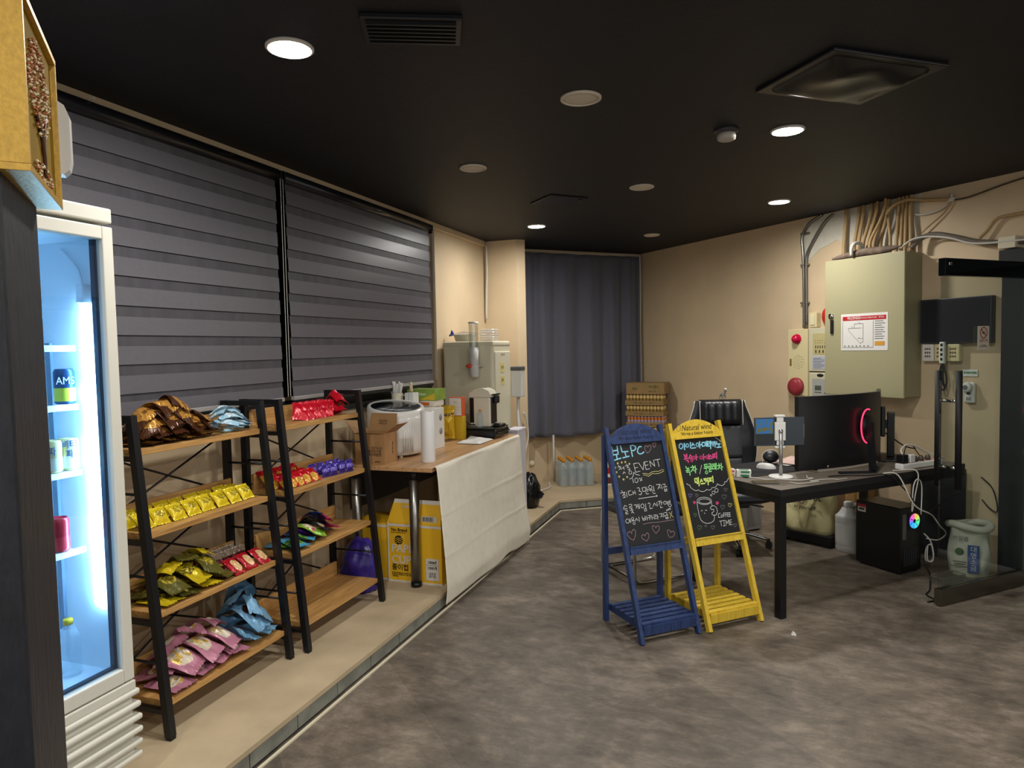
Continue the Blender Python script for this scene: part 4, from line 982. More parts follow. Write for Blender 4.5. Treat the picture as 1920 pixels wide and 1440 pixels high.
tag(MB().lathe([(.042,0),(.035,.010),(.02,.012),(.018,.03),(0,.03)], 20).xf(Matrix.Translation((q.x,q.y,.33)) @ Matrix.Rotation(PI/4,4,'Z') @ Matrix.Rotation(PI/2,4,'X')).build('drain_plug', mat('cream_rough', '#cdc2a6', .7, bump=.3)), 'round cream drain plug low on the beige wall beside the bottles', 'plug')

# ---------------------------------------------------------------- bottle packs, can packs
M_SHRINK = glass('shrink_film', '#fdfeff', rough=.12, refl=.3, see=.98)
def bottle_pack(loc, rz, nx, ny, r, h, label):
    t = thing('bottle_pack', label, 'water bottles', loc, rz)
    first = None
    for i in range(nx):
        for j in range(ny):
            p = (i*2*r*1.02, j*2*r*1.02, 0)
            if first is None: first = bottle('bottle', None, p, r, h, M_ORANGE, parent=t, ribs=4)
            else:
                c = first.copy(); COL.objects.link(c); c.location = p
                for ch in first.children: g = ch.copy(); COL.objects.link(g); g.parent = c
    a, b2 = r*1.1, r*1.1
    def wr(u, v):
        k = 2*PI*u; n = 5
        W2, D2 = (nx-1)*r*1.02+a, (ny-1)*r*1.02+b2
        cx, sy = math.copysign(abs(math.cos(k))**(2/n), math.cos(k)), math.copysign(abs(math.sin(k))**(2/n), math.sin(k))
        return ((nx-1)*r*1.02+W2*cx*(1-.02*math.sin(k*9+v*5)), (ny-1)*r*1.02+D2*sy*(1-.02*math.sin(k*7)), 0.004+h*.70*v+.006*math.sin(k*8)*v)
    MB().grid(wr, 72, 8, wrap=True).build('shrink_wrap', M_SHRINK, t)
bottle_pack((-2.035,7.375,STEP+.001), math.radians(28), 4, 3, .049, .30, 'shrink-wrapped pack of water bottles with orange caps on the step under the curtain')
t = thing('red_label_pack', 'small red and white printed pack beside the water bottles, behind the blue sign', 'pack', (-1.60,7.52,STEP), .6)
MB().box(0,.11,0,.07,0,.24,.003).build('carton_body', M_PAPER, t); MB().box(-.001,.111,-.001,.004,.13,.20).build('red_print', M_RED, t); MB().box(-.001,.111,-.001,.004,.02,.09).build('brown_print', mat('brown_print', '#5a2a24', .6), t)
M_KRAFT = mat('kraft_tray', '#8f7449', .75, noise=.1, nscale=12)
def can_pack(z, dx, canm, topm, label, closed=False):
    t = thing('can_pack', label, 'drink cans', (-1.44+dx, 7.93, z), -.10, 'shrink-wrapped can packs stacked in the far corner')
    if closed:
        b = MB().box(0,.44,0,.29,0,.128,.003).build('carton', M_KRAFT, t)
        for k, (x, s) in enumerate(((.10,'스프라이트'),(.32,'스프라이트'))): text('lettering', ('제로','제로콜라')[k], .034, mat('green_ink', '#3f5a2a', .7), b, (x,-.0015,(.06,.085)[k]), (PI/2,0,0))
        text('lettering', '355ml × 24', .018, M_PRINT, b, (.30,-.0015,.035), (PI/2,0,0))
        return t
    MB().box(0,.44,0,.29,0,.004).box(0,.44,0,.003,.004,.052).box(0,.44,.287,.29,.004,.052).box(0,.003,.003,.287,.004,.052).box(.437,.44,.003,.287,.004,.052).build('tray', M_KRAFT, t)
    text('small_print', '355ml  24입   ▪▪▪▪   REC ▪▪', .02, M_PRINT, t, (.22,-.001,.026), (PI/2,0,0))
    f = None
    for i in range(11):
        for j in range(3):
            p = (.024+i*.0392, .026+j*.058, .004)
            if f is None:
                f = MB().lathe([(.016,0),(.0188,.005),(.0188,.108),(.0165,.118),(.016,.114),(0,.114)], 12).build('can', canm, t, loc=p)
                MB().lathe([(.0191,.075),(.0191,.104)], 12, closed=False).build('can_band', topm, f)
            else:
                c = f.copy(); COL.objects.link(c); c.location = p
                for ch in f.children: g = ch.copy(); COL.objects.link(g); g.parent = c
    return t
c1, c2 = mat('brass_can', '#a08348', .35, metal=.4), mat('pale_can_band', '#c9ae72', .4)
c3, c4 = mat('orange_can', '#c9762c', .35, metal=.2), mat('violet_white_band', '#a99ab0', .4)
c5 = mat('yellow_can', '#b9a02c', .35, metal=.2)
lv = [STEP+.001+.1235*k for k in range(9)]
can_pack(lv[0], .01, c5, c5, 'lowest can pack of the stack in the far corner')
for k in range(1, 4): can_pack(lv[k], (.0,.012,.006)[k-1], c5, c5, '%s can pack from the bottom of the corner stack, with yellow cans' % ORD[k])
can_pack(lv[4], .004, c5, c2, 'can pack with yellow cans just above the blue sign')
can_pack(lv[5], .010, c4, c3, 'can pack with orange-topped cans in the corner stack')
can_pack(lv[6], .002, c1, c2, 'can pack with brass cans above the orange ones')
can_pack(lv[7], .0, c1, c2, 'can pack with brass cans directly under the closed carton')
can_pack(lv[8], .012, None, None, 'closed kraft can carton on top of the corner stack', True)

# ---------------------------------------------------------------- right wall: things fixed to it (local x along the wall, -y into the room)
def walled(name, label, cat, s, z, group=None): 
    p = on_right(s, .002, z); return thing(name, label, cat, p, RA, group)
RWO = .036   # the wall's far end lies this far before the survey point used for positions
def sw(x): return x-RWO
M_PLASTER = mat('bare_white_plaster', '#c9c4b4', .8, noise=.12, nscale=8)
p = MB()
pts = [(2.50,2.58),(2.53,2.72),(2.75,2.757),(3.62,2.757),(3.60,2.52),(3.58,2.36),(2.97,2.36),(2.95,2.47),(2.88,2.52),(2.80,2.49),(2.72,2.47),(2.64,2.42),(2.55,2.35),(2.52,2.40)]
p.prism([(sw(a),c) for a, c in pts], -.003, .001, axis='y')
struct(p.build('wall_patch', M_PLASTER, loc=RW, rot=(0,0,RA)), 'patch of bare white plaster on the right wall above the electric cabinet')
# electric cabinet
M_CAB = mat('olive_grey_enamel', '#a09a78', .42)
t = walled('electric_cabinet', 'large olive-grey electric cabinet on the right wall with an evacuation plan', 'cabinet', sw(2.94), 1.21)
W, H, D = .70, 1.10, .19
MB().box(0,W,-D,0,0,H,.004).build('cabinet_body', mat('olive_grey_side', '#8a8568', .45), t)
dr = MB().box(-.006,W+.006,-D-.022,-D-.002,-.006,H+.006,.004).build('door', M_CAB, t)
MB().lathe([(.022,0),(.022,.012),(.0,.014)], 22).xf(Matrix.Translation((.06,-D-.022,.645)) @ Matrix.Rotation(PI/2,4,'X')).build('key_lock', M_CHROME, dr)
MB().box(.055,.083,-D-.034,-D-.022,.50,.615,.004).build('handle', M_BLACK, dr)
pn = MB().box(.155,.575,-D-.0245,-D-.022,.36,.655,.001).build('evacuation_plan', M_PAPER, dr)
yy = -D-.0255
MB().box(.172,.560,yy,yy+.001,.602,.635).build('red_header', M_RED, pn)
text('lettering', '피난안내도', .026, M_PAPER, pn, (.275,yy-.0006,.619), (PI/2,0,0), bold=.0004)
text('lettering', 'EVACUATION PLAN', .017, M_PAPER, pn, (.405,yy-.0006,.619), (PI/2,0,0))
text('lettering', '제이쓰', .018, M_PAPER, pn, (.52,yy-.0006,.619), (PI/2,0,0))
fn = lambda x, y, h: (x, yy+.0007-h, y)
l = MB(); M_LINE = mat('thin_grey_line', '#4c4c48', .7)
for pl in ([(.225,.54),(.28,.54),(.28,.575),(.36,.575),(.36,.43),(.335,.418),(.228,.52),(.225,.54)], [(.28,.54),(.345,.54)], [(.172,.595),(.172,.385),(.45,.385),(.45,.595)], [(.355,.458),(.315,.458),(.322,.465)], [(.318,.588),(.34,.575)], [(.255,.555),(.268,.545)]):
    l.stroke(pl, .0022, .0012, fn)
for k in range(9): l.stroke([(.465,.590-k*.017),(.465+(.07,.085,.06,.08)[k % 4],.590-k*.017)], .004, .0012, fn)
for k in range(7): l.box(.19+k*.035,.2+k*.035,yy-.0006,yy,.392,.400)
l.build('plan_lines', M_LINE, pn)
MB().box(.465,.548,yy-.0008,yy,.40,.432).build('orange_stamp', mat('orange_stamp', '#cf9436', .6), pn)
# fire alarm panels
M_IVORY = mat('ivory_enamel', '#d3c79a', .42)
t = walled('fire_alarm', 'narrow ivory fire alarm panel with a red lamp and red bell dome', 'alarm', sw(2.40), 1.16)
MB().box(0,.222,-.06,0,0,.605,.003).build('panel', M_IVORY, t)
MB().lathe([(.046,0),(.046,.008),(.040,.012),(.036,.035),(.020,.050),(0,.054)], 24).xf(Matrix.Translation((.105,-.06,.515)) @ Matrix.Rotation(PI/2,4,'X')).build('alarm_lamp', mat('red_lens', '#b80f3a', .2), t)
MB().lathe([(.083,0),(.083,.02),(.076,.034),(.03,.040),(0,.040)], 32).xf(Matrix.Translation((.10,-.06,.082)) @ Matrix.Rotation(PI/2,4,'X')).build('bell_dome', mat('dull_red', '#96303a', .35), t)
h = MB()
for r_, n_ in ((.0,1),(.022,6),(.042,11),(.060,14)):
    for k in range(n_): a = 2*PI*k/n_; h.box(.118+r_*math.cos(a)-.0025,.118+r_*math.cos(a)+.0025,-.0615,-.059,.305+r_*math.sin(a)-.0025,.305+r_*math.sin(a)+.0025)
h.build('sound_holes', M_INK, t)
MB().box(.022,.042,-.064,-.06,.27,.335,.002).build('latch', mat('brass_latch', '#8f7a3c', .4, metal=.6), t)
t = walled('control_panel', 'ivory control panel with small switches beside the alarm panel', 'panel', sw(2.63), 1.385)
MB().box(0,.30,-.055,0,0,.385,.004).build('panel', mat('pale_ivory', '#c6c0a2', .45), t)
MB().box(.045,.30,-.057,-.053,.15,.335).build('switch_field', mat('straw_field', '#b9ad7a', .5), t)
k_ = MB()
for i in range(7):
    k_.box(.075+i*.024,.081+i*.024,-.060,-.056,.205,.228); k_.box(.07+i*.026,.074+i*.026,-.059,-.056,.27,.275); k_.box(.075+i*.024,.079+i*.024,-.059,-.056,.25,.254)
for i in range(3): k_.box(.075+i*.038,.085+i*.038,-.060,-.056,.165,.188)
k_.build('switches', M_INK, t)
MB().box(.04,.30,-.0575,-.0545,.02,.135).build('instruction_sheet', mat('bluish_paper', '#b2b6c0', .6), t)
k_ = MB()
for i in range(7): k_.box(.05,.05+(.12 if i % 3 else .09),-.0582,-.0576,.03+i*.014,.034+i*.014)
k_.build('printed_lines', M_LINE, t)
t = walled('receiver_box', 'pale fire receiver box with a small screen above the monitor', 'panel', sw(2.63), 1.13)
MB().box(0,.30,-.055,0,0,.245,.010).build('panel', MATS['pale_ivory'], t)
MB().box(.04,.30,-.057,-.053,.0,.19).build('inset', mat('grey_field', '#a3a49c', .5), t)
MB().box(.07,.135,-.059,-.056,.09,.13).build('screen', mat('grey_lcd', '#4d544c', .3), t)
MB().lathe([(.034,0),(.034,.003),(0,.003)], 24).xf(Matrix.Translation((.125,-.055,.222)) @ Matrix.Diagonal((1,1,.42,1)) @ Matrix.Rotation(PI/2,4,'X')).build('oval_badge', M_INK, t)
k_ = MB()
for i in range(5): k_.box(.07+i*.014,.078+i*.014,-.0585,-.0565,.066,.074)
for i in range(3):
    for j in range(2): k_.box(.17+i*.016,.178+i*.016,-.0585,-.0565,.03+j*.03,.045+j*.03)
k_.build('buttons', M_INK, t)
t = walled('switch_box', 'small ivory switch box above the alarm panel', 'switch', sw(2.625), 1.775)
MB().box(0,.085,-.05,0,0,.13,.004).build('box_body', M_IVORY, t); MB().box(.02,.062,-.056,-.05,.02,.11,.003).build('rocker', mat('pale_rocker', '#d8cfae', .4), t)
t = walled('alarm_bell', 'bright red round alarm bell half hidden by the electric cabinet', 'bell', sw(2.835), 1.868)
MB().lathe([(.093,0),(.093,.025),(.075,.045),(.022,.055),(.0,.055)], 36).xf(Matrix.Rotation(PI/2,4,'X')).build('gong', mat('bright_red', '#c22a26', .3), t)
MB().lathe([(.022,.055),(.022,.06),(0,.061)], 20).xf(Matrix.Rotation(PI/2,4,'X')).build('centre_bolt', mat('pale_bolt', '#c9b394', .4), t)
# metal conduit
t = walled('metal_conduit', 'thin silver conduit from the ceiling down to the alarm panel', 'conduit', sw(2.545), 0)
MB().tube([(.19,-.012,2.755),(.06,-.02,2.70),(-.02,-.02,2.60),(-.012,-.02,2.45),(-.005,-.018,2.25),(.0,-.018,1.9),(.0,-.02,1.775)], .013, 10).build('pipe', M_STEEL, t)
MB().tube([(.30,-.012,2.74),(.20,-.025,2.66),(.06,-.03,2.47),(.030,-.026,2.36),(.028,-.022,2.1),(.028,-.02,1.775)], .012, 10).build('pipe', M_STEEL, t)
for z in (2.62,2.34,2.0): MB().box(-.035,.05,-.03,0,z-.008,z+.008,.002).build('clamp', M_STEEL, t)
# tan corrugated ducts running into the cabinet
M_TAN = mat('tan_duct', '#a98c5e', .55, noise=.1, nscale=30)
duct = [(3.11,3.085,0,.014),(3.15,3.125,.0,.015),(3.225,3.165,0,.015),(3.275,3.215,.0,.018),(3.335,3.265,.0,.013),(3.375,3.325,.0,.016),(3.40,3.29,.075,.012),(3.395,3.43,.03,.013),(3.465,3.462,.0,.014),(3.497,3.50,.0,.013),(3.528,3.535,.0,.014),(3.562,3.580,.0,.016),(2.99,2.985,0,.016),(3.30,3.235,.034,.012)]
for k, (a, c, dep, r_) in enumerate(duct):
    p = on_right(sw((a+c)/2), 0, 0); m = MB()
    A, Bq = a-(a+c)/2, c-(a+c)/2
    m.tube([(A,-.025-dep,2.755),(A+.004,-.035-dep,2.68),(A*.6+Bq*.4,-.04-dep,2.57),(Bq,-.05-dep,2.44),(Bq,-.055-dep,2.322)], r_, 10, 5)
    o = m.build('tan_duct', M_TAN, loc=p, rot=(0,0,RA))
    tag(o, 'tan duct entering the cabinet top from the ceiling, %s from the left' % ORD[k] if k < 12 else ('tan duct standing alone left of the bundle above the cabinet' if k == 12 else 'thin tan duct crossing behind the bundle above the cabinet'), 'duct', 'tan ducts above the electric cabinet')
m = MB(); m.tube([(-.26,-.185,2.36),(-.12,-.188,2.37),(.05,-.19,2.378),(.2,-.185,2.375),(.30,-.185,2.38),(.36,-.185,2.385)], lambda u: .006+.026*math.sin(PI*min(1,u*1.1))**.8, 9, 6)
o = m.build('cloth_wrapped_bundle', mat('grey_rag', '#6b5a4c', .8, noise=.4, nscale=18, bump=.5, bscale=30), loc=on_right(sw(3.24),0,-.028), rot=(0,0,RA))
tag(o, 'twisted grey rag-wrapped bundle lying along the top of the cabinet', 'bundle')
m = MB(); m.tube([(-.02,-.232,2.345),(-.015,-.240,2.40),(-.01,-.21,2.440),(.0,-.155,2.44),(.0,-.142,2.40),(.0,-.14,2.345)], .014, 10)
tag(m.build('white_elbow_pipe', M_CABLEW, loc=on_right(sw(3.225),0,-.012), rot=(0,0,RA)), 'white pipe loop over the rag bundle on the cabinet', 'pipe')
def wall_cable(name, label, pts, r_, m_, seg=7, cat='cable'):
    return tag(MB().tube([(sw(a),-d,z) for a, d, z in pts], r_, seg, 5).build(name, m_, loc=RW, rot=(0,0,RA)), label, cat)
wall_cable('tan_pipe', 'tan pipe bending from the duct bundle to the cable clip on the right wall', [(3.43,.125,2.63),(3.49,.115,2.69),(3.59,.10,2.71),(3.70,.04,2.69),(3.86,.03,2.665)], .014, M_TAN, cat='pipe')
wall_cable('white_cable', 'pale cable sagging below the tan pipe to the cable clip', [(3.60,.03,2.60),(3.66,.02,2.59),(3.76,.02,2.60),(3.84,.012,2.635)], .007, M_CABLEW)
wall_cable('dark_cable', 'dark cable rising from the clip towards the right edge of the photo', [(3.86,.02,2.655),(4.0,.02,2.655),(4.28,.02,2.70),(4.7,.02,2.74)], .006, mat('brown_cable', '#4a3c2c', .6))
wall_cable('tan_cable', 'tan cable slanting down from the clip to the cable bundle', [(3.865,.02,2.65),(3.82,.02,2.58),(3.70,.03,2.49),(3.655,.03,2.455)], .006, M_TAN)
wall_cable('cable_bundle', 'grey taped cable bundle running along the wall above the door', [(3.615,.10,2.34),(3.67,.06,2.41),(3.76,.04,2.425),(3.9,.04,2.385),(4.05,.04,2.33),(4.3,.04,2.29),(4.8,.04,2.28)], .020, mat('grey_tape', '#6e6659', .6, noise=.2, nscale=14))
wall_cable('white_cable', 'white cable lying along the cable bundle above the door', [(3.55,.145,2.335),(3.63,.115,2.40),(3.74,.082,2.41),(3.9,.082,2.375),(4.06,.080,2.315),(4.3,.080,2.295),(4.8,.080,2.285)], .008, M_CABLEW)
wall_cable('tan_pipe', 'tan pipe stepping up from the cable bundle at the right edge of the photo', [(4.08,.04,2.35),(4.13,.03,2.40),(4.18,.03,2.46),(4.27,.03,2.475),(4.7,.03,2.475)], .011, M_TAN, cat='pipe')
t = walled('cable_clip', 'white cable clip on the right wall where the cables meet', 'clip', sw(3.868), 2.66)
MB().box(-.022,.022,-.036,0,-.014,.014,.004).build('clip_body', M_CABLEW, t); MB().cyl((0,-.02,.014),(0,-.02,.045),.008,8).build('clip_nail', M_CABLEW, t)
# framed dark panel, sockets, bell push, sensor
t = walled('wall_board', 'dark framed wall panel behind the glass door', 'panel', sw(3.66), 1.615)
MB().box(0,.515,-.05,0,0,.33,.004).build('frame', mat('charcoal_frame', '#2c2f33', .4), t); MB().box(.014,.501,-.052,-.049,.014,.316).build('panel_face', mat('charcoal_face', '#202226', .3), t)
for k, (s0, l) in enumerate(((3.675,'white wall socket box left of the glass door edge'),(3.768,'white wall socket box in the middle, with the pale plug in front'),(3.866,'white wall socket box on the right, seen through the glass'))):
    t = walled('socket_box', l, 'socket', sw(s0), 1.483, 'white socket boxes under the dark panel')
    MB().box(0,.088,-.045,0,0,.128,.006).build('box_body', M_IVORY if k else M_WHITE, t)
    m = MB()
    for i in range(3):
        for j in range(3): m.box(.022+i*.016,.032+i*.016,-.0465,-.044,.03+j*.028,.044+j*.028)
    m.build('socket_holes', mat('socket_brown', '#6a3f34', .6), t)
t = walled('plug_strip', 'small grey plug strip hanging in front of the middle socket box', 'plug', sw(3.825), 1.467)
MB().box(0,.036,-.075,-.0475,0,.16,.006).build('strip', M_WHITE, t)
for z in (.035,.07,.105,.14): MB().box(.010,.026,-.077,-.0745,z-.012,z+.008).build('switch', M_INK, t)
wall_cable('black_cable', 'coiled black cable dangling below the small plug strip', [(3.843,.06,1.47),(3.825,.06,1.42),(3.83,.06,1.35),(3.86,.06,1.30),(3.875,.06,1.34),(3.86,.06,1.42),(3.845,.06,1.455),(3.85,.07,1.36),(3.865,.07,1.29),(3.845,.07,1.275),(3.835,.07,1.32)], .006, M_CABLEB)
t = walled('emergency_light', 'white emergency flashlight in its holder on the wall by the door', 'flashlight', sw(3.978), 1.185)
MB().box(0,.075,-.03,0,0,.15,.012,3).build('holder', M_WHITE, t)
MB().lathe([(.034,0),(.034,.03),(.026,.036),(0,.030)], 22).xf(Matrix.Translation((.034,-.03,.113)) @ Matrix.Rotation(PI/2,4,'X')).build('lamp_head', M_WHITE, t)
MB().lathe([(.018,.0362),(.0,.0368)], 18, closed=False).xf(Matrix.Translation((.034,-.03,.113)) @ Matrix.Rotation(PI/2,4,'X')).build('lamp_lens', mat('grey_lens', '#6f7274', .2), t)
MB().box(.02,.055,-.032,-.029,.018,.042).build('label_plate', mat('grey_mark', '#8f8f90', .5), t)
MB().box(.024,.05,-.032,-.029,.062,.076).build('label_plate', M_INK, t)
t = walled('green_sign', 'small white sign with green lettering above the emergency flashlight', 'sign', sw(3.956), 1.375)
MB().box(0,.105,-.004,0,0,.050,.002).build('plate', M_PAPER, t); text('lettering', '휴대용조명등', .0165, mat('sign_green', '#1f7a4a', .5), t, (.0525,-.0046,.026), (PI/2,0,0), bold=.0006)

# ---------------------------------------------------------------- glass door standing open
DA = math.radians(43.5)
t = thing('glass_door', 'open glass door with black pull bars at the right edge of the room', 'door', (1.045,4.832,0), DA)
M_DG = glass('door_glass', '#eef3f0', refl=.25, see=.95)
L = .83
M_RAIL = mat('satin_steel_rail', '#6e6a5e', .22, metal=.9)
M_RAILD = mat('dark_steel_rail', '#1f2326', .12, metal=.8)
MB().box(0,L,-.006,.006,.108,2.03).build('glass_pane', M_DG, t)
MB().box(-.006,L+.004,-.022,.022,.010,.108,.002).build('bottom_rail', M_RAIL, t)
MB().box(.0,L+.004,-.022,.022,2.03,2.135,.002).build('top_rail', M_RAILD, t)
MB().box(.03,.06,-.026,-.02,2.09,2.11,.003).build('lock_plate', M_CHROME, t)
for sgn, nm in ((-1,'pull_bar'),(1,'pull_bar')):
    x0 = .075
    h_ = MB().cyl((x0,sgn*.065,.735),(x0,sgn*.065,1.455),.0185,16).build(nm, mat('matte_black', '#0b0b0d', .6), t)
    for z in (.86,1.27): MB().cyl((x0,sgn*.006,z),(x0,sgn*.06,z),.010,10).build('bar_mount', M_CHROME, h_)
s_ = MB().box(.335,.445,-.0085,-.0065,1.575,1.725).build('no_smoking_sticker', mat('cream_sticker', '#b9b2a2', .5), t)
m = MB(); m.lathe([(.036,0),(.036,.001),(.030,.001),(.030,0)], 28, closed=False).xf(Matrix.Translation((.39,-.0088,1.683)) @ Matrix.Rotation(PI/2,4,'X'))
m.bar((.368,-.0096,1.703),(.412,-.0096,1.663),.006,.001,(0,1,0)); m.build('red_ring', mat('dark_red_ink', '#7a2c24', .6), s_)
m = MB(); m.box(.375,.405,-.0094,-.0088,1.677,1.684); m.box(.399,.402,-.0094,-.0088,1.687,1.70); m.build('cigarette_mark', M_INK, s_)
text('lettering', '금연구역', .022, MATS['dark_red_ink'], s_, (.39,-.0090,1.632), (PI/2,0,0))
text('small_print', 'NO SMOKING\n이 시설은 금연구역입니다', .0075, M_LINE, s_, (.39,-.0090,1.600), (PI/2,0,0))

# ---------------------------------------------------------------- chalkboard signs
CHALK_BLUE = {
 'cyan': '9,1109 11,1062;49,1113 47,1066;10,1086 48,1088;11,1062 47,1065;34,1064 34,1038;14,1031 61,1040;73,1112 77,1076 119,1076;96,1074 101,1042;76,1041 121,1047;143,1109 145,1044;143,1107 161,1110 178,1103 179,1090 166,1079 144,1077;220,1098 206,1099 192,1085 186,1067 197,1055 214,1055 232,1064',
 'pink': '266,1090 260,1104 247,1098 243,1081 248,1068 255,1055 275,1065 288,1081 292,1098 279,1104 267,1091;317,1106 313,1115 305,1111 306,1099 313,1086 325,1097 333,1109 327,1116 318,1106;136,647 178,650 235,647 293,648 357,649;44,605 34,617 18,611 15,598 29,577 51,565 69,591 74,616 63,627 48,616 46,605;135,579 124,590 110,583 110,568 138,550 155,565 163,585 154,596 139,589 134,579;219,617 212,630 195,630 195,611 212,585 239,603 246,620 237,629 222,621 218,615;318,579 312,595 298,596 294,577 302,552 329,554 344,568 342,583 327,585 317,579',
 'white': '34,1000 40,992;28,989 51,990 34,972;42,981 52,974;55,980 66,981;69,990 70,972;66,959 56,947;65,958 75,949;93,1002 97,996;81,992 104,993 92,979;97,985 109,978;96,969 114,972;105,971 106,963;119,950 117,945 114,942 109,941 105,941 101,943 99,947 99,952 101,956 104,959 109,961 113,961 117,958 119,954 119,950;171,1002 144,1001 147,949 180,953;144,974 169,977;179,1004 204,959 220,1006;245,1006 223,1004 225,959 251,962;225,984 246,985;264,971 261,1008 292,973 291,1012;299,1011 340,1013;320,1011 323,969;96,913 114,918 126,931 133,949;133,950 148,936 171,930;118,914 119,889;154,901 152,895 148,891 142,888 137,889 133,892 131,897 131,903 133,909 137,913 143,915 148,915 152,912 154,907 154,901;184,914 168,895;171,910 169,908 166,908 165,911 167,913 170,912 171,910;183,899 181,897 178,897 177,900 179,902 182,902 183,899;26,852 31,843;14,838 48,841 27,821;38,831 49,822;39,822 39,811;28,810 49,812;57,839 59,813;91,845 71,844 73,820 94,823;104,841 103,822;105,831 115,832;117,843 120,822;137,856 150,858 156,849 146,838 161,835 164,824 153,815 142,819;172,854 174,833 197,834 196,857 172,854;205,856 207,828;207,841 217,841;194,829 195,816 212,816;243,852 241,848 237,845 232,843 227,843 223,846 220,850 220,854 222,859 226,862 231,864 236,863 240,861 243,857 243,852;218,836 244,839;230,837 232,829;240,831 250,832;254,858 256,825;243,824 246,814 262,814;135,794 202,796 269,797;263,803 271,799 265,794;278,864 306,864 284,837;293,851 304,841;312,860 315,835;324,861 340,863 341,848;325,844 353,847;331,837 331,819 347,821 346,837;331,828 347,830;31,766 20,752;30,765 44,760;17,746 45,747;27,737 42,737 41,727 28,725 30,716 45,717;59,767 79,768 79,757 62,755 62,746 81,747;73,744 73,735;61,734 84,735;77,730 69,718;76,725 85,716;95,761 112,762 107,742;111,752 121,752;121,763 122,738;131,764 130,738;164,749 161,744 158,740 153,739 148,739 144,742 142,746 141,752 144,757 148,761 153,762 157,762 161,759 164,755 164,749;176,761 174,735;162,732 163,719 177,721 175,733 162,732;194,759 205,764 209,756 202,742 203,729 221,732;227,741 240,759 250,742;258,761 258,739;268,764 282,766 271,745;290,769 288,743;289,756 299,756;278,739 279,727 293,729;326,752 324,748 321,745 316,744 312,745 308,747 306,750 306,754 308,758 311,761 316,762 320,762 324,759 326,756 326,752;333,761 333,741;345,760 335,744;344,758 352,749;354,764 354,749;358,734 356,730 353,728 349,726 344,727 340,729 338,732 338,736 340,740 344,742 348,744 352,743 356,741 358,738 358,734;44,675 41,670 37,666 32,664 26,665 21,668 19,672 18,677 21,682 25,686 31,688 36,687 41,684 43,680 44,675;50,687 51,664;76,685 75,682 72,680 69,679 65,680 62,681 60,684 60,687 62,690 64,692 68,693 71,693 74,691 76,688 76,685;58,673 80,674;65,678 66,673;74,677 74,673;81,658 80,655 77,653 74,652 71,653 68,654 67,657 66,659 68,662 70,664 73,665 77,664 79,663 81,660 81,658;96,686 85,670;96,683 104,671;114,691 113,664;136,690 139,669 158,670 157,691;137,678 158,679;168,691 169,667;169,678 177,679;182,691 197,692 186,668;181,680 193,681;204,690 204,666;203,678 211,678;218,690 235,691 234,681 219,680 219,669 236,670;244,691 244,663;245,678 253,678;262,693 283,693 267,674;275,683 283,674;291,694 290,673;298,696 315,697 314,682;296,679 323,681;302,673 303,660 319,661 318,673;303,667 318,667;316,709 323,708;318,712 321,705;323,712 317,706;328,713 336,712;331,716 334,709;335,715 329,709;340,715 348,714;343,718 346,711;347,717 341,711',
 'gold': '195,937 216,936 236,930 264,942 290,943 315,941 336,948 351,948;199,928 218,926 233,917 264,932 288,928 316,929 352,940;27,1012 39,1011;30,1017 35,1006;37,1016 28,1007;56,1014 67,1013;59,1019 64,1008;66,1019 57,1009;81,1016 93,1015;85,1021 90,1010;92,1020 83,1010;108,1002 120,1001;111,1007 116,996;118,1006 109,997;4,988 16,987;8,993 13,982;15,992 6,982;9,961 20,960;12,966 17,955;19,965 10,956;21,934 33,933;24,939 29,928;31,938 22,929;76,928 87,926;79,932 84,922;86,932 77,922;48,915 60,914;51,920 56,909;58,920 49,910;332,696 356,664;354,698 332,660',
}
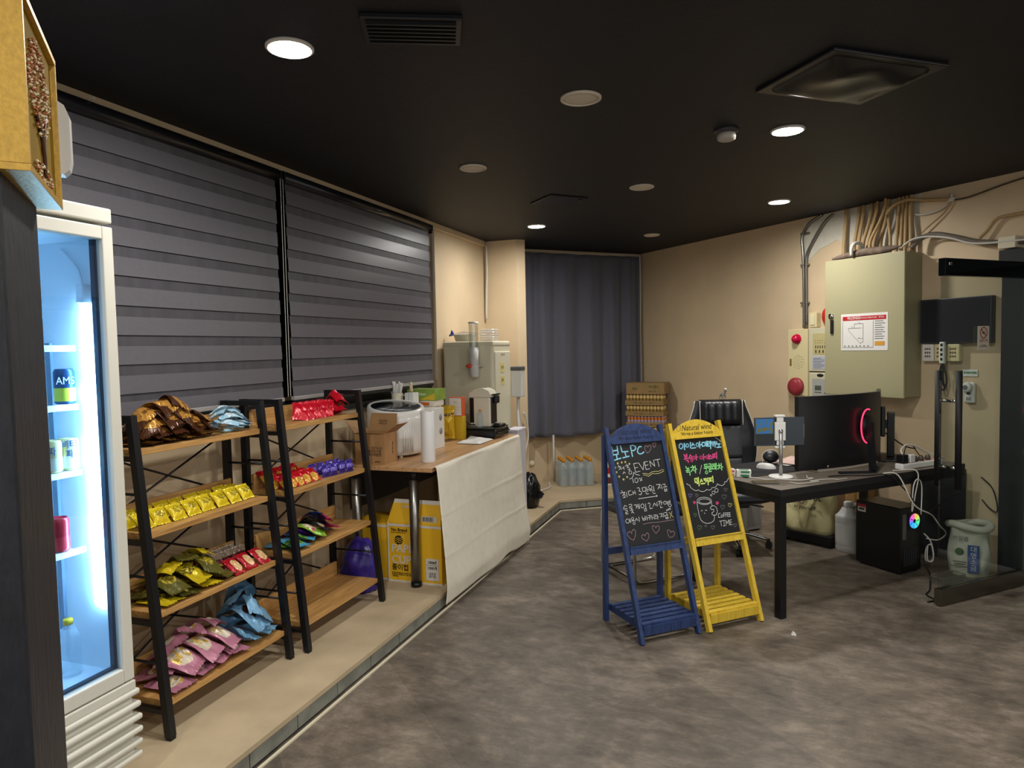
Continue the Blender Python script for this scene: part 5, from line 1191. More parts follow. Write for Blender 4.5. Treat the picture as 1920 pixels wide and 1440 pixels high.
CHALK_YELLOW = {
 'cyan': '73,1081 70,1075 64,1070 58,1067 52,1068 47,1071 44,1077 45,1084 48,1090 53,1095 60,1098 66,1097 71,1094 73,1088 73,1081;88,1098 81,1059;85,1079 100,1080;118,1083 116,1078 112,1075 107,1073 103,1074 99,1076 98,1080 98,1084 100,1089 104,1092 109,1094 113,1093 117,1091 118,1087 118,1083;137,1101 129,1065;154,1094 143,1079;153,1093 163,1080;139,1064 169,1065;198,1081 196,1076 192,1072 187,1071 183,1071 180,1073 178,1078 178,1082 181,1087 185,1091 189,1093 194,1092 197,1090 199,1086 198,1081;210,1101 201,1061;206,1080 222,1080;228,1093 223,1070 247,1072 251,1093 228,1093;248,1082 256,1082;262,1097 256,1068;271,1100 264,1067;276,1094 289,1095 286,1082 274,1081 270,1066 286,1068;298,1098 286,1050;302,1090 324,1090 308,1065;301,1079 319,1079;332,1093 324,1058;328,1077 338,1077;344,1090 343,1074 370,1075;358,1071 355,1056;337,1054 371,1055',
 'pink': '69,1031 71,1013 89,1014 90,1032;70,1022 90,1023;79,1012 79,1006;63,1002 93,1004;77,991 92,993 90,979;117,1025 104,1008;117,1022 126,1011;101,1004 130,1004;116,1004 116,997;128,988 126,985 123,983 120,983 116,983 113,984 112,987 112,990 113,992 116,994 120,995 123,995 126,993 128,991 128,988;150,1004 148,1001 145,998 141,997 137,997 134,999 132,1002 132,1006 134,1009 137,1012 141,1013 145,1013 149,1011 150,1008 150,1004;161,1023 156,990;158,1007 169,1007;206,1001 204,997 200,994 195,993 191,993 188,995 186,998 186,1002 188,1006 192,1009 196,1010 200,1010 204,1008 206,1005 206,1001;220,1021 213,985;217,1003 229,1003;252,1000 250,996 247,993 243,992 239,992 236,994 235,997 235,1001 237,1005 240,1007 244,1009 248,1008 251,1006 252,1003 252,1000;260,1016 254,986;273,1011 262,999;273,1009 282,999;255,989 286,991;315,1016 293,1014 289,994 311,996;291,1004 310,1005;326,1025 318,985;75,739 73,743 68,742 68,738 72,731 80,736 82,740 79,742 75,739;248,719 246,723 240,722 239,717 244,709 255,715 257,719 254,722 248,719',
 'green': '65,957 66,944 85,945;76,943 75,935;60,931 87,933;62,922 86,922 83,902;117,958 118,952;100,948 129,949 97,923;113,936 122,924;137,955 129,912;133,934 144,934;233,957 209,956 208,944 234,945;201,934 235,935;218,935 217,925;223,907 222,904 218,901 214,900 210,900 207,902 205,905 205,909 207,912 210,914 214,915 219,915 222,913 223,910 223,907;246,957 261,957 258,946;238,943 268,943;253,943 252,937;240,931 258,932 256,923 240,922 238,910 254,911;270,953 284,954 281,942 269,941 265,924 280,926;283,939 290,939;295,956 287,922;304,957 294,919;325,953 325,946;310,941 334,942 308,920;320,932 328,923;344,953 338,912;341,930 351,930',
 'lime': '113,878 111,855 128,857 130,879 113,878;142,883 138,856;123,848 140,849 135,832;163,871 152,854;162,868 169,855;153,843 183,843;182,870 204,871 193,850;184,862 199,862;202,858 211,858;215,873 207,832;223,871 244,871;229,870 226,854;238,870 236,855;217,852 241,853;255,881 250,843',
 'white': '188,955 158,902;341,1118 363,1104 381,1087;44,854 57,844 65,844 69,828 91,810 110,804 123,810 135,799 160,795 179,799 186,806 206,799 223,802 230,812 254,811 273,821 279,832 294,822 315,816 336,826 342,839 356,837 369,850 379,859;275,791 272,786 267,782 262,781 256,781 252,784 250,789 250,794 253,799 258,803 263,805 269,804 273,801 275,797 275,791;245,780 243,776 239,773 234,772 229,773 226,775 224,779 224,783 226,787 230,789 235,791 239,790 243,788 245,784 245,780;218,767 216,764 211,763 207,765 206,768 209,771 214,772 218,770 218,767;207,733 202,726 192,721 178,718 162,717 145,718 128,721 114,726 103,732 97,739 96,746 101,752 110,757 124,761 140,762 157,761 174,758 189,753 200,747 206,740 207,733;197,732 193,728 184,725 172,723 156,723 141,725 127,728 116,733 110,738 108,743 112,747 121,750 134,752 149,752 164,750 178,747 190,742 196,737 197,732;94,738 91,705 90,659 96,632 112,615 136,606 167,606 192,616 204,634 202,651;204,725 203,705;195,702 218,704 234,691 236,670 221,648 201,646 188,656 193,665 208,670 210,684 194,682 186,693 195,702;110,683 118,686 123,683;143,683 150,684 157,682;137,667 135,665 133,666 132,668 134,669 136,669 137,667;255,654 238,653 234,630 249,630;270,636 268,632 265,630 262,629 259,629 256,631 255,634 256,637 257,641 260,643 263,644 266,644 269,642 270,639 270,636;292,653 279,653 276,630;278,641 289,641;308,651 297,652 291,628;294,640 304,640;321,650 310,651 305,628 316,628;308,640 318,639;334,649 324,650 320,627 330,628;322,639 331,638;234,608 261,609;245,609 243,579;263,609 279,609;271,609 265,577;256,577 274,577;281,579 286,608 293,589 308,609 305,577;331,607 317,606 312,578 329,579;315,593 329,593',
 'gold': '345,698 341,706 332,704 330,696 339,682 356,692 360,699 355,704 345,698',
 'faint': '104,780 101,786 94,785 93,778 99,768 111,776 115,781 111,785 104,780;314,753 309,762 298,760 296,749 306,733 327,745 332,754 326,760 314,753;335,793 332,800 324,799 322,791 330,779 345,788 349,795 344,799 335,793;284,693 280,701 270,699 268,690 277,675 296,686 301,694 295,699 284,693;177,582 173,590 165,588 163,580 171,567 187,576 192,583 187,588 177,582;124,594 122,597 117,597 117,593 121,586 129,591 131,594 128,597 124,594;350,575 346,582 339,580 337,573 344,561 359,569 364,576 359,580 350,575',
 'violet': '55,785 51,793 43,791 41,783 49,770 65,779 70,786 65,791 55,785',
 'moss': '62,668 58,675 51,673 50,666 57,654 71,662 75,669 70,673 62,668;76,593 71,602 62,600 60,590 69,575 87,586 92,594 87,600 76,593',
}
M_SLATE = mat('blackboard', '#1a1c1e', .55, noise=.15, nscale=6)
CHALK = {k: mat('chalk_'+k, c, .9) for k, c in {'cyan':'#8fd0e6','pink':'#b8929c','white':'#d9d9d6','gold':'#d8cf86','green':'#8fe08a','lime':'#d6ea7a','faint':'#86868a','violet':'#8a78c0','moss':'#6f8f5a'}.items()}
CHALK['hotpink'] = mat('chalk_hotpink', '#e0508c', .9)
def easel(name, label, loc, rz, mw_, mdark, strokes, thick, inkm, xo):
    """A-frame sign: local x across the front, y towards the back, leaning front panel, slatted shelf below"""
    t = thing(name, label, 'chalkboard sign', loc, rz, 'wooden chalkboard signs')
    W, Hh, lean_ = .40, 1.17, .38
    up_ = Vector((0,lean_,Hh)).normalized(); nn = Vector((0,-up_.z,up_.y)); Lp = 1.225
    def P(x, s, h=0): return Vector((x,0,0))+up_*s+nn*h
    def slabp(x0, x1, s0, s1, h0, h1): return MB().hexa([P(x0,s0,h1),P(x1,s0,h1),P(x1,s0,h0),P(x0,s0,h0),P(x0,s1,h1),P(x1,s1,h1),P(x1,s1,h0),P(x0,s1,h0)])
    for x in (0, W-.024):
        q = slabp(x,x+.024,0.006,Lp,-.026,.006)
        q.build('front_leg', mw_, t)
    for x in (-.004, W-.020):
        MB().hexa([Vector(v) for v in ((x,.385,0),(x+.024,.385,0),(x+.024,.42,0),(x,.42,0),(x,.378,1.12),(x+.024,.378,1.12),(x+.024,.408,1.12),(x,.408,1.12))]).build('back_leg', mw_, t)
    MB().box(.02,W-.02,.390,.408,.40,.44,.002).build('back_rung', mw_, t)
    slabp(.026,W-.026,.483,.523,-.018,.014).build('bottom_rail', mw_, t)
    slabp(.026,W-.026,.523,.530,-.012,.020).build('chalk_ledge', mw_, t)
    bd = slabp(.020,W-.020,.523,1.13,-.016,-.006).build('chalkboard', M_SLATE, t)
    # header with an arched top
    m = MB(); n = 18; poly = [(.024,1.125)]+[(W-.024,1.125)]+[(W-.024-(W-.048)*k/n, 1.165+.075*math.sin(PI*k/n)**.8) for k in range(n+1)]
    lo = [m.bm.verts.new(P(x,s,-.012)) for x, s in poly]; hi = [m.bm.verts.new(P(x,s,.006)) for x, s in poly]
    m.bm.faces.new(lo); m.bm.faces.new(hi)
    for i in range(len(poly)): m.bm.faces.new((lo[i],lo[(i+1)%len(poly)],hi[(i+1)%len(poly)],hi[i]))
    hd = m.build('header_panel', mw_, t)
    slabp(.026,W-.026,1.122,1.134,.0,.012).build('header_moulding', mw_, t)
    ang = math.atan2(up_.z, up_.y); rot = (ang,0,0)
    text('lettering', 'Natural wind', .050, inkm, hd, P(W/2+.0,1.189,.0068), rot, shear=.42, depth=.0004, xs=.86)
    text('lettering', 'Write a better future', .0295, inkm, hd, P(W/2,1.153,.0068), rot, depth=.0004, xs=.93)
    fl = MB(); fl.stroke([(.055,1.188),(.05,1.20),(.06,1.215),(.078,1.218),(.086,1.205),(.078,1.18),(.066,1.172),(.058,1.18)], .0022, .0066, lambda x, s, h: P(x,s,h)); fl.build('flourish', inkm, hd)
    # slatted shelf
    for x in (.026, W-.044): MB().box(x,x+.018,.02,.40,.062,.098,.001).build('shelf_rail', mw_, t)
    MB().box(.026,W-.026,.012,.030,.045,.098,.001).build('shelf_apron', mw_, t)
    for k in range(7): MB().box(.020,W-.020,.022+k*.053,.022+k*.053+.033,.0985,.1105,.001).build('shelf_slat', mw_, t)
    m = MB(); cm = []
    for k, d in strokes.items():
        m.mi = len(cm); cm.append(CHALK['hotpink' if (k == 'pink' and name == 'yellow_sign') else k])
        for l in d.split(';'):
            pts = [(int(v)/1000*.955+xo, int(q)/1000) for v, q in (q.split(',') for q in l.split(' '))]
            m.stroke(pts, thick.get(k, .0032), -.0052, lambda x, s, h: P(x,s,h))
    m.build('chalk_drawing', cm, bd)
    return t
M_BLUEW = wood('blue_stained_wood', '#1d2b4e', '#2b4272', 2, .5, 4)
M_YELW = wood('yellow_stained_wood', '#c9a326', '#dcbf45', 2, .45, 4)
easel('blue_sign', 'blue wooden chalkboard sign with event offers, left of the yellow one', (-.604,3.733,0), math.radians(41.6), M_BLUEW, None, CHALK_BLUE, {'cyan':.0070,'white':.0028,'pink':.0019,'gold':.0024}, mat('dark_blue_ink', '#121a34', .6), .021)
easel('yellow_sign', 'yellow wooden chalkboard sign with the drinks menu, right of the blue one', (-.264,4.012,0), math.radians(42.8), M_YELW, None, CHALK_YELLOW, {'cyan':.0072,'pink':.0064,'green':.0064,'lime':.0072,'white':.0026,'gold':.0018,'faint':.0016,'violet':.0018,'moss':.0016}, mat('dark_brown_ink', '#2a1c08', .6), .013)
# ---------------------------------------------------------------- desk and what stands on it
DK = Vector((.126,4.334,0)); DR = PI/4; DZ = .78; DL, DW = 1.74, .80
def dk(x, y, z=DZ): return Vector((DK.x+.70711*(x-y), DK.y+.70711*(x+y), z))
M_DTOP = mat('grey_wood_desktop', '#6d6459', .5, noise=.18, nscale=4, stretch=(1,8,8))
t = thing('office_desk', 'long black-framed desk with a grey top, corner pointing at the camera', 'desk', DK, DR)
b = MB().box(0,DL,0,DW,DZ-.042,DZ,.002).build('desktop', M_DTOP, t)
MB().box(-.001,DL+.001,-.0015,.0,DZ-.042,DZ-.001).build('edge_band', mat('charcoal_edge', '#1d1d1f', .4), b)
MB().box(-.0015,.0,0,DW,DZ-.042,DZ-.001).build('edge_band', MATS['charcoal_edge'], b)
MB().box(.0,DL,.004,.048,DZ-.085,DZ-.043).build('frame_rail', M_BLACK, t); MB().box(.0,DL,DW-.048,DW-.004,DZ-.085,DZ-.043).build('frame_rail', M_BLACK, t)
MB().box(.004,.048,.048,DW-.048,DZ-.085,DZ-.043).build('frame_rail', M_BLACK, t)
for x, y in ((.002,.004),(.002,DW-.052),(DL-.05,DW-.052)): MB().box(x,x+.048,y,y+.048,0,DZ-.085,.002).build('leg', M_BLACK, t)
def on_desk(name, label, cat, x, y, rz=0, z=DZ): return thing(name, label, cat, dk(x,y,z+.0005), DR+rz)
# big monitor seen from behind
M_MON = mat('monitor_black', '#101114', .38)
t = on_desk('monitor', 'large black monitor seen from behind with a red light ring', 'monitor', .87, .29)
def shell(u, v, k): 
    x = -.395+.79*u; c = .045*(1-((u-.5)*2)**2)
    return (x, -c-.012*k-(.018*k*math.sin(PI*u)**.5*math.sin(PI*v)**.5 if 0 < u < 1 and 0 < v < 1 else 0)+.02, .022+.488*v)
m = MB(); m.grid(lambda u, v: shell(u,v,1), 24, 14); m.grid(lambda u, v: tuple(Vector(shell(u,v,0))+Vector((0,.022,0))), 24, 14)
m.grid(lambda u, v: tuple(Vector(shell(u,0,1)).lerp(Vector(shell(u,0,0))+Vector((0,.022,0)), v)), 24, 1); m.grid(lambda u, v: tuple(Vector(shell(u,1,1)).lerp(Vector(shell(u,1,0))+Vector((0,.022,0)), v)), 24, 1)
for uu in (0, 1): m.grid(lambda u, v: tuple(Vector(shell(uu,u,1)).lerp(Vector(shell(uu,u,0))+Vector((0,.022,0)), v)), 14, 1)
m.build('back_shell', M_MON, t)
ring = MB(); ring.tube([(.155+.065*math.cos(a),-.078,.29+.115*math.sin(a)) for a in [math.radians(75+k*12) for k in range(18)]], .0045, 8, 2)
ring.build('light_ring', mat('red_glow', '#ff2040', .4, emit=(1.0,.03,.10), estr=2.2), t)
MB().lathe([(.07,0),(.068,.022),(0,.024)], 28).xf(Matrix.Translation((.17,-.052,.29)) @ Matrix.Rotation(PI/2,4,'X')).build('stand_hub', M_BLACK, t)
MB().bar((.165,-.085,.31),(.04,-.205,.012),.042,.022,(1,0,0)).build('stand_post', M_BLACK, t)
m = MB(); m.bar((.04,-.21,.006),(-.16,-.11,.006),.03,.012).bar((.04,-.21,.006),(.22,-.10,.006),.03,.012); m.build('stand_foot', M_BLACK, t)
MB().lathe([(.009,0),(.009,.004),(0,.005)], 14).xf(Matrix.Translation((-.20,-.055,.045)) @ Matrix.Rotation(PI/2,4,'X')).build('power_button', M_CHROME, t)
# second monitor, edge-on
t = on_desk('monitor', 'black monitor turned edge-on, right of the large one', 'monitor', 1.465, .46, math.radians(36.4))
MB().box(-.23,.28,-.014,.016,.03,.495,.004).build('screen_panel', M_MON, t)
MB().box(-.02,.10,-.045,-.014,.16,.38,.008).build('rear_box', M_MON, t)
MB().box(.005,.065,-.105,-.055,.012,.34,.006).build('stand_pole', M_BLACK, t); MB().box(.01,.06,-.06,-.044,.22,.28).build('stand_arm', M_BLACK, t)
MB().box(-.16,.16,-.20,.0,0,.012,.004).build('stand_base', M_BLACK, t)
# tablet on a stand
t = thing('tablet_stand', 'white and grey stand clamping a tablet, on the near desk corner', 'tablet stand', (.138,4.755,DZ+.0005), math.radians(19.7))
MB().lathe([(.075,0),(.077,.004),(.072,.010),(.02,.013),(0,.013)], 36).build('base', M_WHITE, t)
MB().cyl((0,0,.012),(0,0,.285),.0115,16).build('pole', mat('grey_tube', '#9b9a98', .3, metal=.7), t)
MB().lathe([(0,-.016),(.013,-.010),(.016,0),(.013,.010),(0,.016)], 16, (0,.004,.298)).build('ball_joint', M_CHROME, t)
m = MB(); m.box(-.035,.035,.006,.022,.235,.355,.004); m.box(-.022,.022,.008,.02,.355,.385,.003); m.box(-.022,.022,.008,.02,.205,.235,.003)
m.build('clamp_back', M_WHITE, t)
for z in (.1925,.394): MB().box(-.032,.032,.008,.046,z-.007,z+.0065,.003).build('clamp_jaw', M_WHITE, t)
tb = thing('tablet', 'grey tablet held in the white stand, a blue swirl showing on its back', 'tablet', (.138,4.755,DZ+.0005), math.radians(19.7))
MB().box(-.163,.163,.0235,.0325,.200,.386,.004,3).build('tablet_body', mat('slate_tablet', '#3b4248', .3, metal=.3), tb)
MB().box(-.153,-.040,.0228,.0236,.210,.376,.0).build('back_picture', bagmat('swirl_print', '#2a2f30', '#2f6fae', '#6a6a3a', 0, .25, .1, cx=.5, cy=.5, rx=.5, ry=9, blot=4.5, cov=.45), tb)
MB().box(.157,.160,.0228,.0236,.25,.34).build('pen_strip', M_STEEL, tb)
# desk mat, mouse, headset, papers, packs
o = MB().box(-.40,.40,-.21,.21,0,.004,.001).build('desk_mat', mat('black_desk_mat', '#141416', .85)); o.location = dk(.50,.585); o.rotation_euler = (0,0,DR); tag(o, 'black desk mat in front of the chair', 'desk mat')
t = thing('computer_mouse', 'white computer mouse on the black desk mat', 'mouse', dk(.45,.555,DZ+.005), DR-1.0)
def mo(u, v):
    a = 2*PI*u; k = math.sin(PI/2*v) if v < 1 else 1; r = math.cos(PI/2*v)
    return (.066*math.cos(a)*r**.6 if v < 1 else 0, .034*math.sin(a)*(1-.12*math.cos(a)**2)*r**.6 if v < 1 else 0, .036*k*(1-.12*math.cos(a)*r))
m = MB(); m.grid(mo, 32, 10, wrap=True); m.disc((0,0,.0005), .03); m.build('mouse_body', M_WHITE, t)
MB().cyl((-.04,-.004,.030),(-.04,.004,.030),.008,10).build('scroll_wheel', MATS['grey_mark'], t)
t = thing('headset', 'black headset with a white band lying behind the mouse', 'headset', dk(.60,.66,DZ+.005), DR-.6)
MB().lathe([(.052,0),(.055,.012),(.045,.026),(0,.03)], 28).xf(Matrix.Translation((0,0,.05)) @ Matrix.Rotation(.95,4,'X') @ Matrix.Diagonal((1,.85,1,1))).build('ear_cup', M_BLACK, t)
MB().tube([(-.055,-.015,.012),(-.06,.0,.05),(-.035,.012,.085),(.01,.015,.098),(.05,.01,.085)], .0045, 8).build('headband', M_CABLEW, t)
for k, (x, y, rz, l) in enumerate(((.78,.60,.25,'pink and white sheet of paper on the desk, upper of the two'),(.76,.63,-.05,'white sheet of paper on the desk beneath the pink one'))):
    o = MB().grid(lambda u, v: (-.13+.26*u, -.10+.20*v, (.014 if k == 0 else .004)+.03*max(0,v-.5)*u), 8, 8).build('paper_sheet', (mat('pink_white_paper', '#d9b9ae', .7, noise=.2, nscale=14), M_PAPER)[k])
    md = o.modifiers.new('thickness', 'SOLIDIFY'); md.thickness = .0012; o.location = dk(x,y,DZ+.004); o.rotation_euler = (0,0,DR+rz); tag(o, l, 'paper')
t = on_desk('utility_knife', 'orange-yellow cutter knife on the desk behind the tablet stand', 'cutter', .63, .375, -1.25, DZ+.004)
MB().box(-.065,.05,-.011,.011,0,.017,.004).build('knife_body', mat('amber_plastic', '#d0901c', .4), t); MB().box(.05,.075,-.010,.010,.002,.015,.003).build('knife_tip', M_BLACK, t)
def pack(x, y, z, rz, l, c1_, c2_):
    t = thing('small_carton', l, 'pack', dk(x,y,z+.0005), DR+rz, 'small packs on the near desk corner')
    MB().box(-.045,.045,-.028,.028,0,.021,.001).build('carton_body', c1_, t); MB().box(-.02,.035,-.0286,-.0278,.004,.017).build('print', c2_, t); MB().box(-.03,.03,-.018,.018,.0208,.0214).build('print', c2_, t)
GR, PK = mat('green_print', '#2f7a4f', .6), mat('pink_print', '#b5606a', .6)
pack(.125,.43,DZ,-.75,'white pack with green print, lower of the stack beside the yellow sign',M_PAPER,GR); pack(.128,.432,DZ+.022,-.70,'white pack with green print, upper of the stack beside the yellow sign',M_PAPER,GR)
pack(.06,.505,DZ,-.55,'white and pink pack half hidden behind the yellow sign edge',M_PAPER,PK); pack(.062,.508,DZ+.022,-.4,'white and pink pack on top, behind the yellow sign edge',M_PAPER,PK)
t = on_desk('smartphone', 'dark glass phone lying near the front corner of the desk', 'phone', .085, .205, -.55)
MB().box(-.075,.075,-.038,.038,0,.008,.003).build('phone_body', mat('grey_phone_edge', '#55534f', .3, metal=.5), t); MB().box(-.072,.072,-.035,.035,.008,.0086).build('phone_screen', mat('black_glass', '#111315', .06, spec=.7), t)
def cable(label, pts, r_, m_, name='cable', cat='cable', sm=6):
    return tag(MB().tube([tuple(dk(*p)) for p in pts], r_, 7, sm).build(name, m_), label, cat)
zc = DZ+.0065
cable('thin white cable curling across the near desk corner', [(.11,.37,zc),(.14,.31,zc),(.14,.27,zc),(.19,.24,zc),(.225,.225,zc),(.27,.16,zc),(.33,.125,zc),(.42,.135,zc),(.40,.16,zc),(.44,.20,zc),(.47,.23,zc)], .0028, M_CABLEW, 'charger_cable')
cable('thin white earphone cord lying in loops in front of the monitor', [(.20,.12,zc),(.21,.07,zc),(.28,.05,zc),(.38,.055,zc),(.33,.08,zc),(.41,.085,zc),(.50,.06,zc),(.52,.035,zc),(.60,.03,zc)], .0022, M_CABLEW, 'earphone_cord')
cable('black cable lying under the big monitor', [(.55,.13,zc),(.66,.10,zc),(.72,.065,zc),(.80,.02,zc),(.90,-.012,zc),(1.0,-.02,DZ-.05),(1.12,-.035,DZ-.16),(1.22,-.02,DZ-.28),(1.31,.09,.487)], .004, M_CABLEB)
cable('white cable hanging in a loop over the front desk edge', [(1.06,.05,zc),(1.11,.04,zc),(1.16,.012,zc+.004),(1.19,-.012,zc+.002),(1.20,-.03,DZ-.03),(1.17,-.03,DZ-.15),(1.14,-.03,DZ-.26),(1.15,-.03,DZ-.10),(1.19,-.03,DZ-.05),(1.235,-.03,DZ-.10),(1.23,-.03,DZ-.29)], .0038, M_CABLEW, 'white_cable')
cable('long white cable running from the desk down to the computer', [(.92,.02,zc),(1.02,-.015,DZ-.01),(1.10,-.07,DZ-.20),(1.26,-.07,.50),(1.50,.06,.42),(1.60,.08,.34),(1.70,.10,.27),(1.66,.13,.22),(1.56,.15,.24)], .0045, M_CABLEW, 'white_cable')
cable('black cable going up from the power strip to the wall', [(1.52,.66,1.10),(1.56,.60,1.02),(1.62,.50,.94),(1.74,.45,.85),(1.80,.40,.83)], .005, M_CABLEB)
t = on_desk('power_strip', 'white power strip with plugs at the far end of the desk', 'power strip', 1.36, .075)
MB().box(-.21,.21,-.03,.03,0,.040,.008,3).build('strip_body', M_WHITE, t)
MB().box(-.20,.20,-.018,.018,.0398,.0415).build('socket_row', mat('rosy_socket_row', '#c79a8c', .5), t)
MB().box(-.20,-.145,-.026,.026,.0415,.10,.005).build('adapter', M_BLACK, t); MB().box(-.125,-.075,-.026,.026,.0415,.095,.005).build('adapter', M_WHITE, t)
for x in (-.04,.02,.09): MB().lathe([(.018,.0415),(.018,.062),(.010,.078),(0,.08)], 14, (x,0,0)).build('plug', mat('grey_plug', '#4b423c', .5), t)
MB().tube([(-.17,.0,.10),(-.16,.02,.125),(-.09,.03,.155),(.0,.03,.14),(.12,.03,.09),(.23,.02,.05),(.30,.02,.03)], .006, 8).build('thick_cord', M_CABLEW, t)
cable('black cable arching over the power strip', [(1.24,.11,DZ+.004),(1.26,.115,DZ+.09),(1.30,.12,DZ+.155),(1.36,.12,DZ+.14),(1.42,.13,DZ+.09),(1.52,.15,DZ+.03),(1.58,.12,DZ+.006)], .0035, M_CABLEB)

# ---------------------------------------------------------------- chair behind the desk
t = thing('office_chair', 'high-backed black leather office chair with white piping behind the desk', 'chair', (-.225,5.86,0), math.radians(19))
M_LEA = mat('black_leather', '#1f2024', .36, bump=.12, bscale=30); M_GF = mat('grey_mesh_fabric', '#3f4044', .8, bump=.1, bscale=200)
def backrest(u, v, k):
    z = .50+.665*v
    w_ = .245+.055*math.sin(min(1,v*1.05)*PI)**1.2-.035*v**3-.03*max(0,.25-v)*2
    x = (u-.5)*2*w_; e = abs(u-.5)*2
    y = .20+.10*v-.045*e**2.2-(.045 if k else -.045)*(1-e**4)**.5*(1-.5*abs(v-.5))
    return (x, y-(.02*math.sin(v*7) if k else 0)*(1-e), z)
m = MB(); m.grid(lambda u, v: backrest(u,v,1), 20, 26); m.grid(lambda u, v: backrest(u,v,0), 20, 26)
m.grid(lambda u, v: tuple(Vector(backrest(u,1,1)).lerp(Vector(backrest(u,1,0)), v)), 20, 2); m.grid(lambda u, v: tuple(Vector(backrest(u,0,1)).lerp(Vector(backrest(u,0,0)), v)), 20, 2)
bk_ = m.build('backrest', M_LEA, t)
def hp(u, v, k):
    x = -.175+.35*u; z = .955+.222*v; e = min(u,1-u)*8; f = min(v,1-v)*5
    y = .225+.07*((z-.5)/.665)-.05-(.045*k*min(1,e)**.5*min(1,f)**.5)+.004*math.sin(u*34)*min(1,f)*k
    return (x, y, z)
m = MB(); m.grid(lambda u, v: hp(u,v,1), 30, 12); m.grid(lambda u, v: hp(u,v,0), 30, 12); bmesh.ops.remove_doubles(m.bm, verts=m.bm.verts, dist=.0005); m.build('headrest', M_LEA, bk_)
def mid(u, v, a, c_, w0):
    x = (u-.5)*2*w0; z = a+(c_-a)*v; vv = (z-.5)/.665
    return (x, .20+.10*vv-.045-.034*(1-.5*abs(vv-.5))-.02*math.sin(vv*7)*(1-abs(u-.5)), z)
m = MB(); m.grid(lambda u, v: mid(u,v,.70,.955,.155), 8, 10); o = m.build('centre_panel', M_GF, bk_); md = o.modifiers.new('t','SOLIDIFY'); md.thickness = .012
m = MB(); m.grid(lambda u, v: mid(u,v,.52,.69,.145), 8, 8); o = m.build('lumbar_panel', mat('lighter_grey_fabric', '#4c4d50', .75), bk_); md = o.modifiers.new('t','SOLIDIFY'); md.thickness = .012
for s_ in (0, 1): MB().tube([tuple(Vector(backrest(s_,k/14,1))+Vector((0,-.004,0))) for k in range(15)], .0045, 6, 2).build('piping', M_CABLEW, bk_)
for s_ in (-.178,.178): MB().tube([(s_,.225+.07*((z-.5)/.665)-.085,z) for z in (.96,1.05,1.17)], .004, 6, 3).build('piping', M_CABLEW, bk_)
def seat(u, v, k):
    x = (u-.5)*.54; y = -.29+.54*v; e = min(u,1-u)*6; f = min(v,1-v)*6
    return (x, y, .425+k*(.062*min(1,e)**.5*min(1,f)**.5)+(.0 if k < 0 else .015*math.sin(v*3)))
m = MB(); m.grid(lambda u, v: seat(u,v,1), 20, 20); m.grid(lambda u, v: seat(u,v,-.7), 20, 20); bmesh.ops.remove_doubles(m.bm, verts=m.bm.verts, dist=.001); m.build('seat', M_LEA, t)
m = MB(); m.box(-.13,.13,-.12,.14,.33,.385,.01).cyl((0,0,.10),(0,0,.34),.028,16); m.build('mechanism', M_BLACK, t)
MB().bar((.10,-.02,.35),(.26,-.06,.325),.014,.012).build('lever', M_BLACK, t)
MB().bar((0,.12,.36),(0,.27,.55),.06,.02,(1,0,0)).build('back_bar', M_BLACK, t)
for s_ in (-1, 1):
    MB().tube([(s_*.24,.10,.38),(s_*.31,.08,.44),(s_*.32,.04,.58),(s_*.31,-.10,.62),(s_*.30,-.16,.60)], .016, 8).build('armrest', M_BLACK, t)
for k in range(5):
    a = math.radians(-92+72*k)
    MB().tube([(.03*math.cos(a),.03*math.sin(a),.115),(.15*math.cos(a),.15*math.sin(a),.108),(.30*math.cos(a),.30*math.sin(a),.07)], lambda q: .021-.007*q, 8, 3).build('base_arm', M_CHROME, t)
    c = MB(); p = Vector((.305*math.cos(a),.305*math.sin(a),0)); d_ = Vector((-math.sin(a),math.cos(a),0))
    c.cyl(p+d_*-.026+Vector((0,0,.027)), p+d_*-.006+Vector((0,0,.027)), .027, 16); c.cyl(p+d_*.006+Vector((0,0,.027)), p+d_*.026+Vector((0,0,.027)), .027, 16); c.cyl(p+d_*-.006+Vector((0,0,.027)), p+d_*.006+Vector((0,0,.027)), .012, 8); c.cyl(p+Vector((0,0,.03)), p+Vector((0,0,.075)), .010, 8)
    c.build('caster', M_BLACK, t)
# small figurine on the chair back
hw = t.matrix_basis @ Vector((.03,.262,1.170))
f = thing('figurine', 'small white and silver animal figurine standing on top of the chair back', 'figurine', hw, math.radians(-60))
M_FIG = mat('silver_white', '#bdb8ae', .3, metal=.4)
m = bpy.data.meshes.new('figurine_body')
sk = [((-.028,0,.052),.016),((.0,0,.055),.014),((.026,0,.056),.015),((.040,0,.078),.010),((.052,0,.090),.011),((.064,0,.084),.007),
      ((-.030,.012,.028),.006),((-.030,.012,.004),.005),((-.030,-.012,.028),.006),((-.030,-.012,.004),.005),((.024,.012,.028),.006),((.024,.012,.004),.005),((.024,-.012,.028),.006),((.024,-.012,.004),.005),((-.044,0,.045),.004),((-.048,0,.02),.003),((.048,.014,.104),.0035),((.048,-.014,.104),.0035)]
m.from_pydata([s[0] for s in sk], [(0,1),(1,2),(2,3),(3,4),(4,5),(0,6),(6,7),(0,8),(8,9),(2,10),(10,11),(2,12),(12,13),(0,14),(14,15),(4,16),(4,17)], [])
o = bpy.data.objects.new('figurine_body', m); COL.objects.link(o); o.parent = f; m.materials.append(M_FIG)
md = o.modifiers.new('skin', 'SKIN')
for i, s in enumerate(sk): m.skin_vertices[0].data[i].radius = (s[1], s[1]); m.skin_vertices[0].data[i].use_root = (i == 0)
md = o.modifiers.new('smooth', 'SUBSURF'); md.levels = 2; md.render_levels = 2
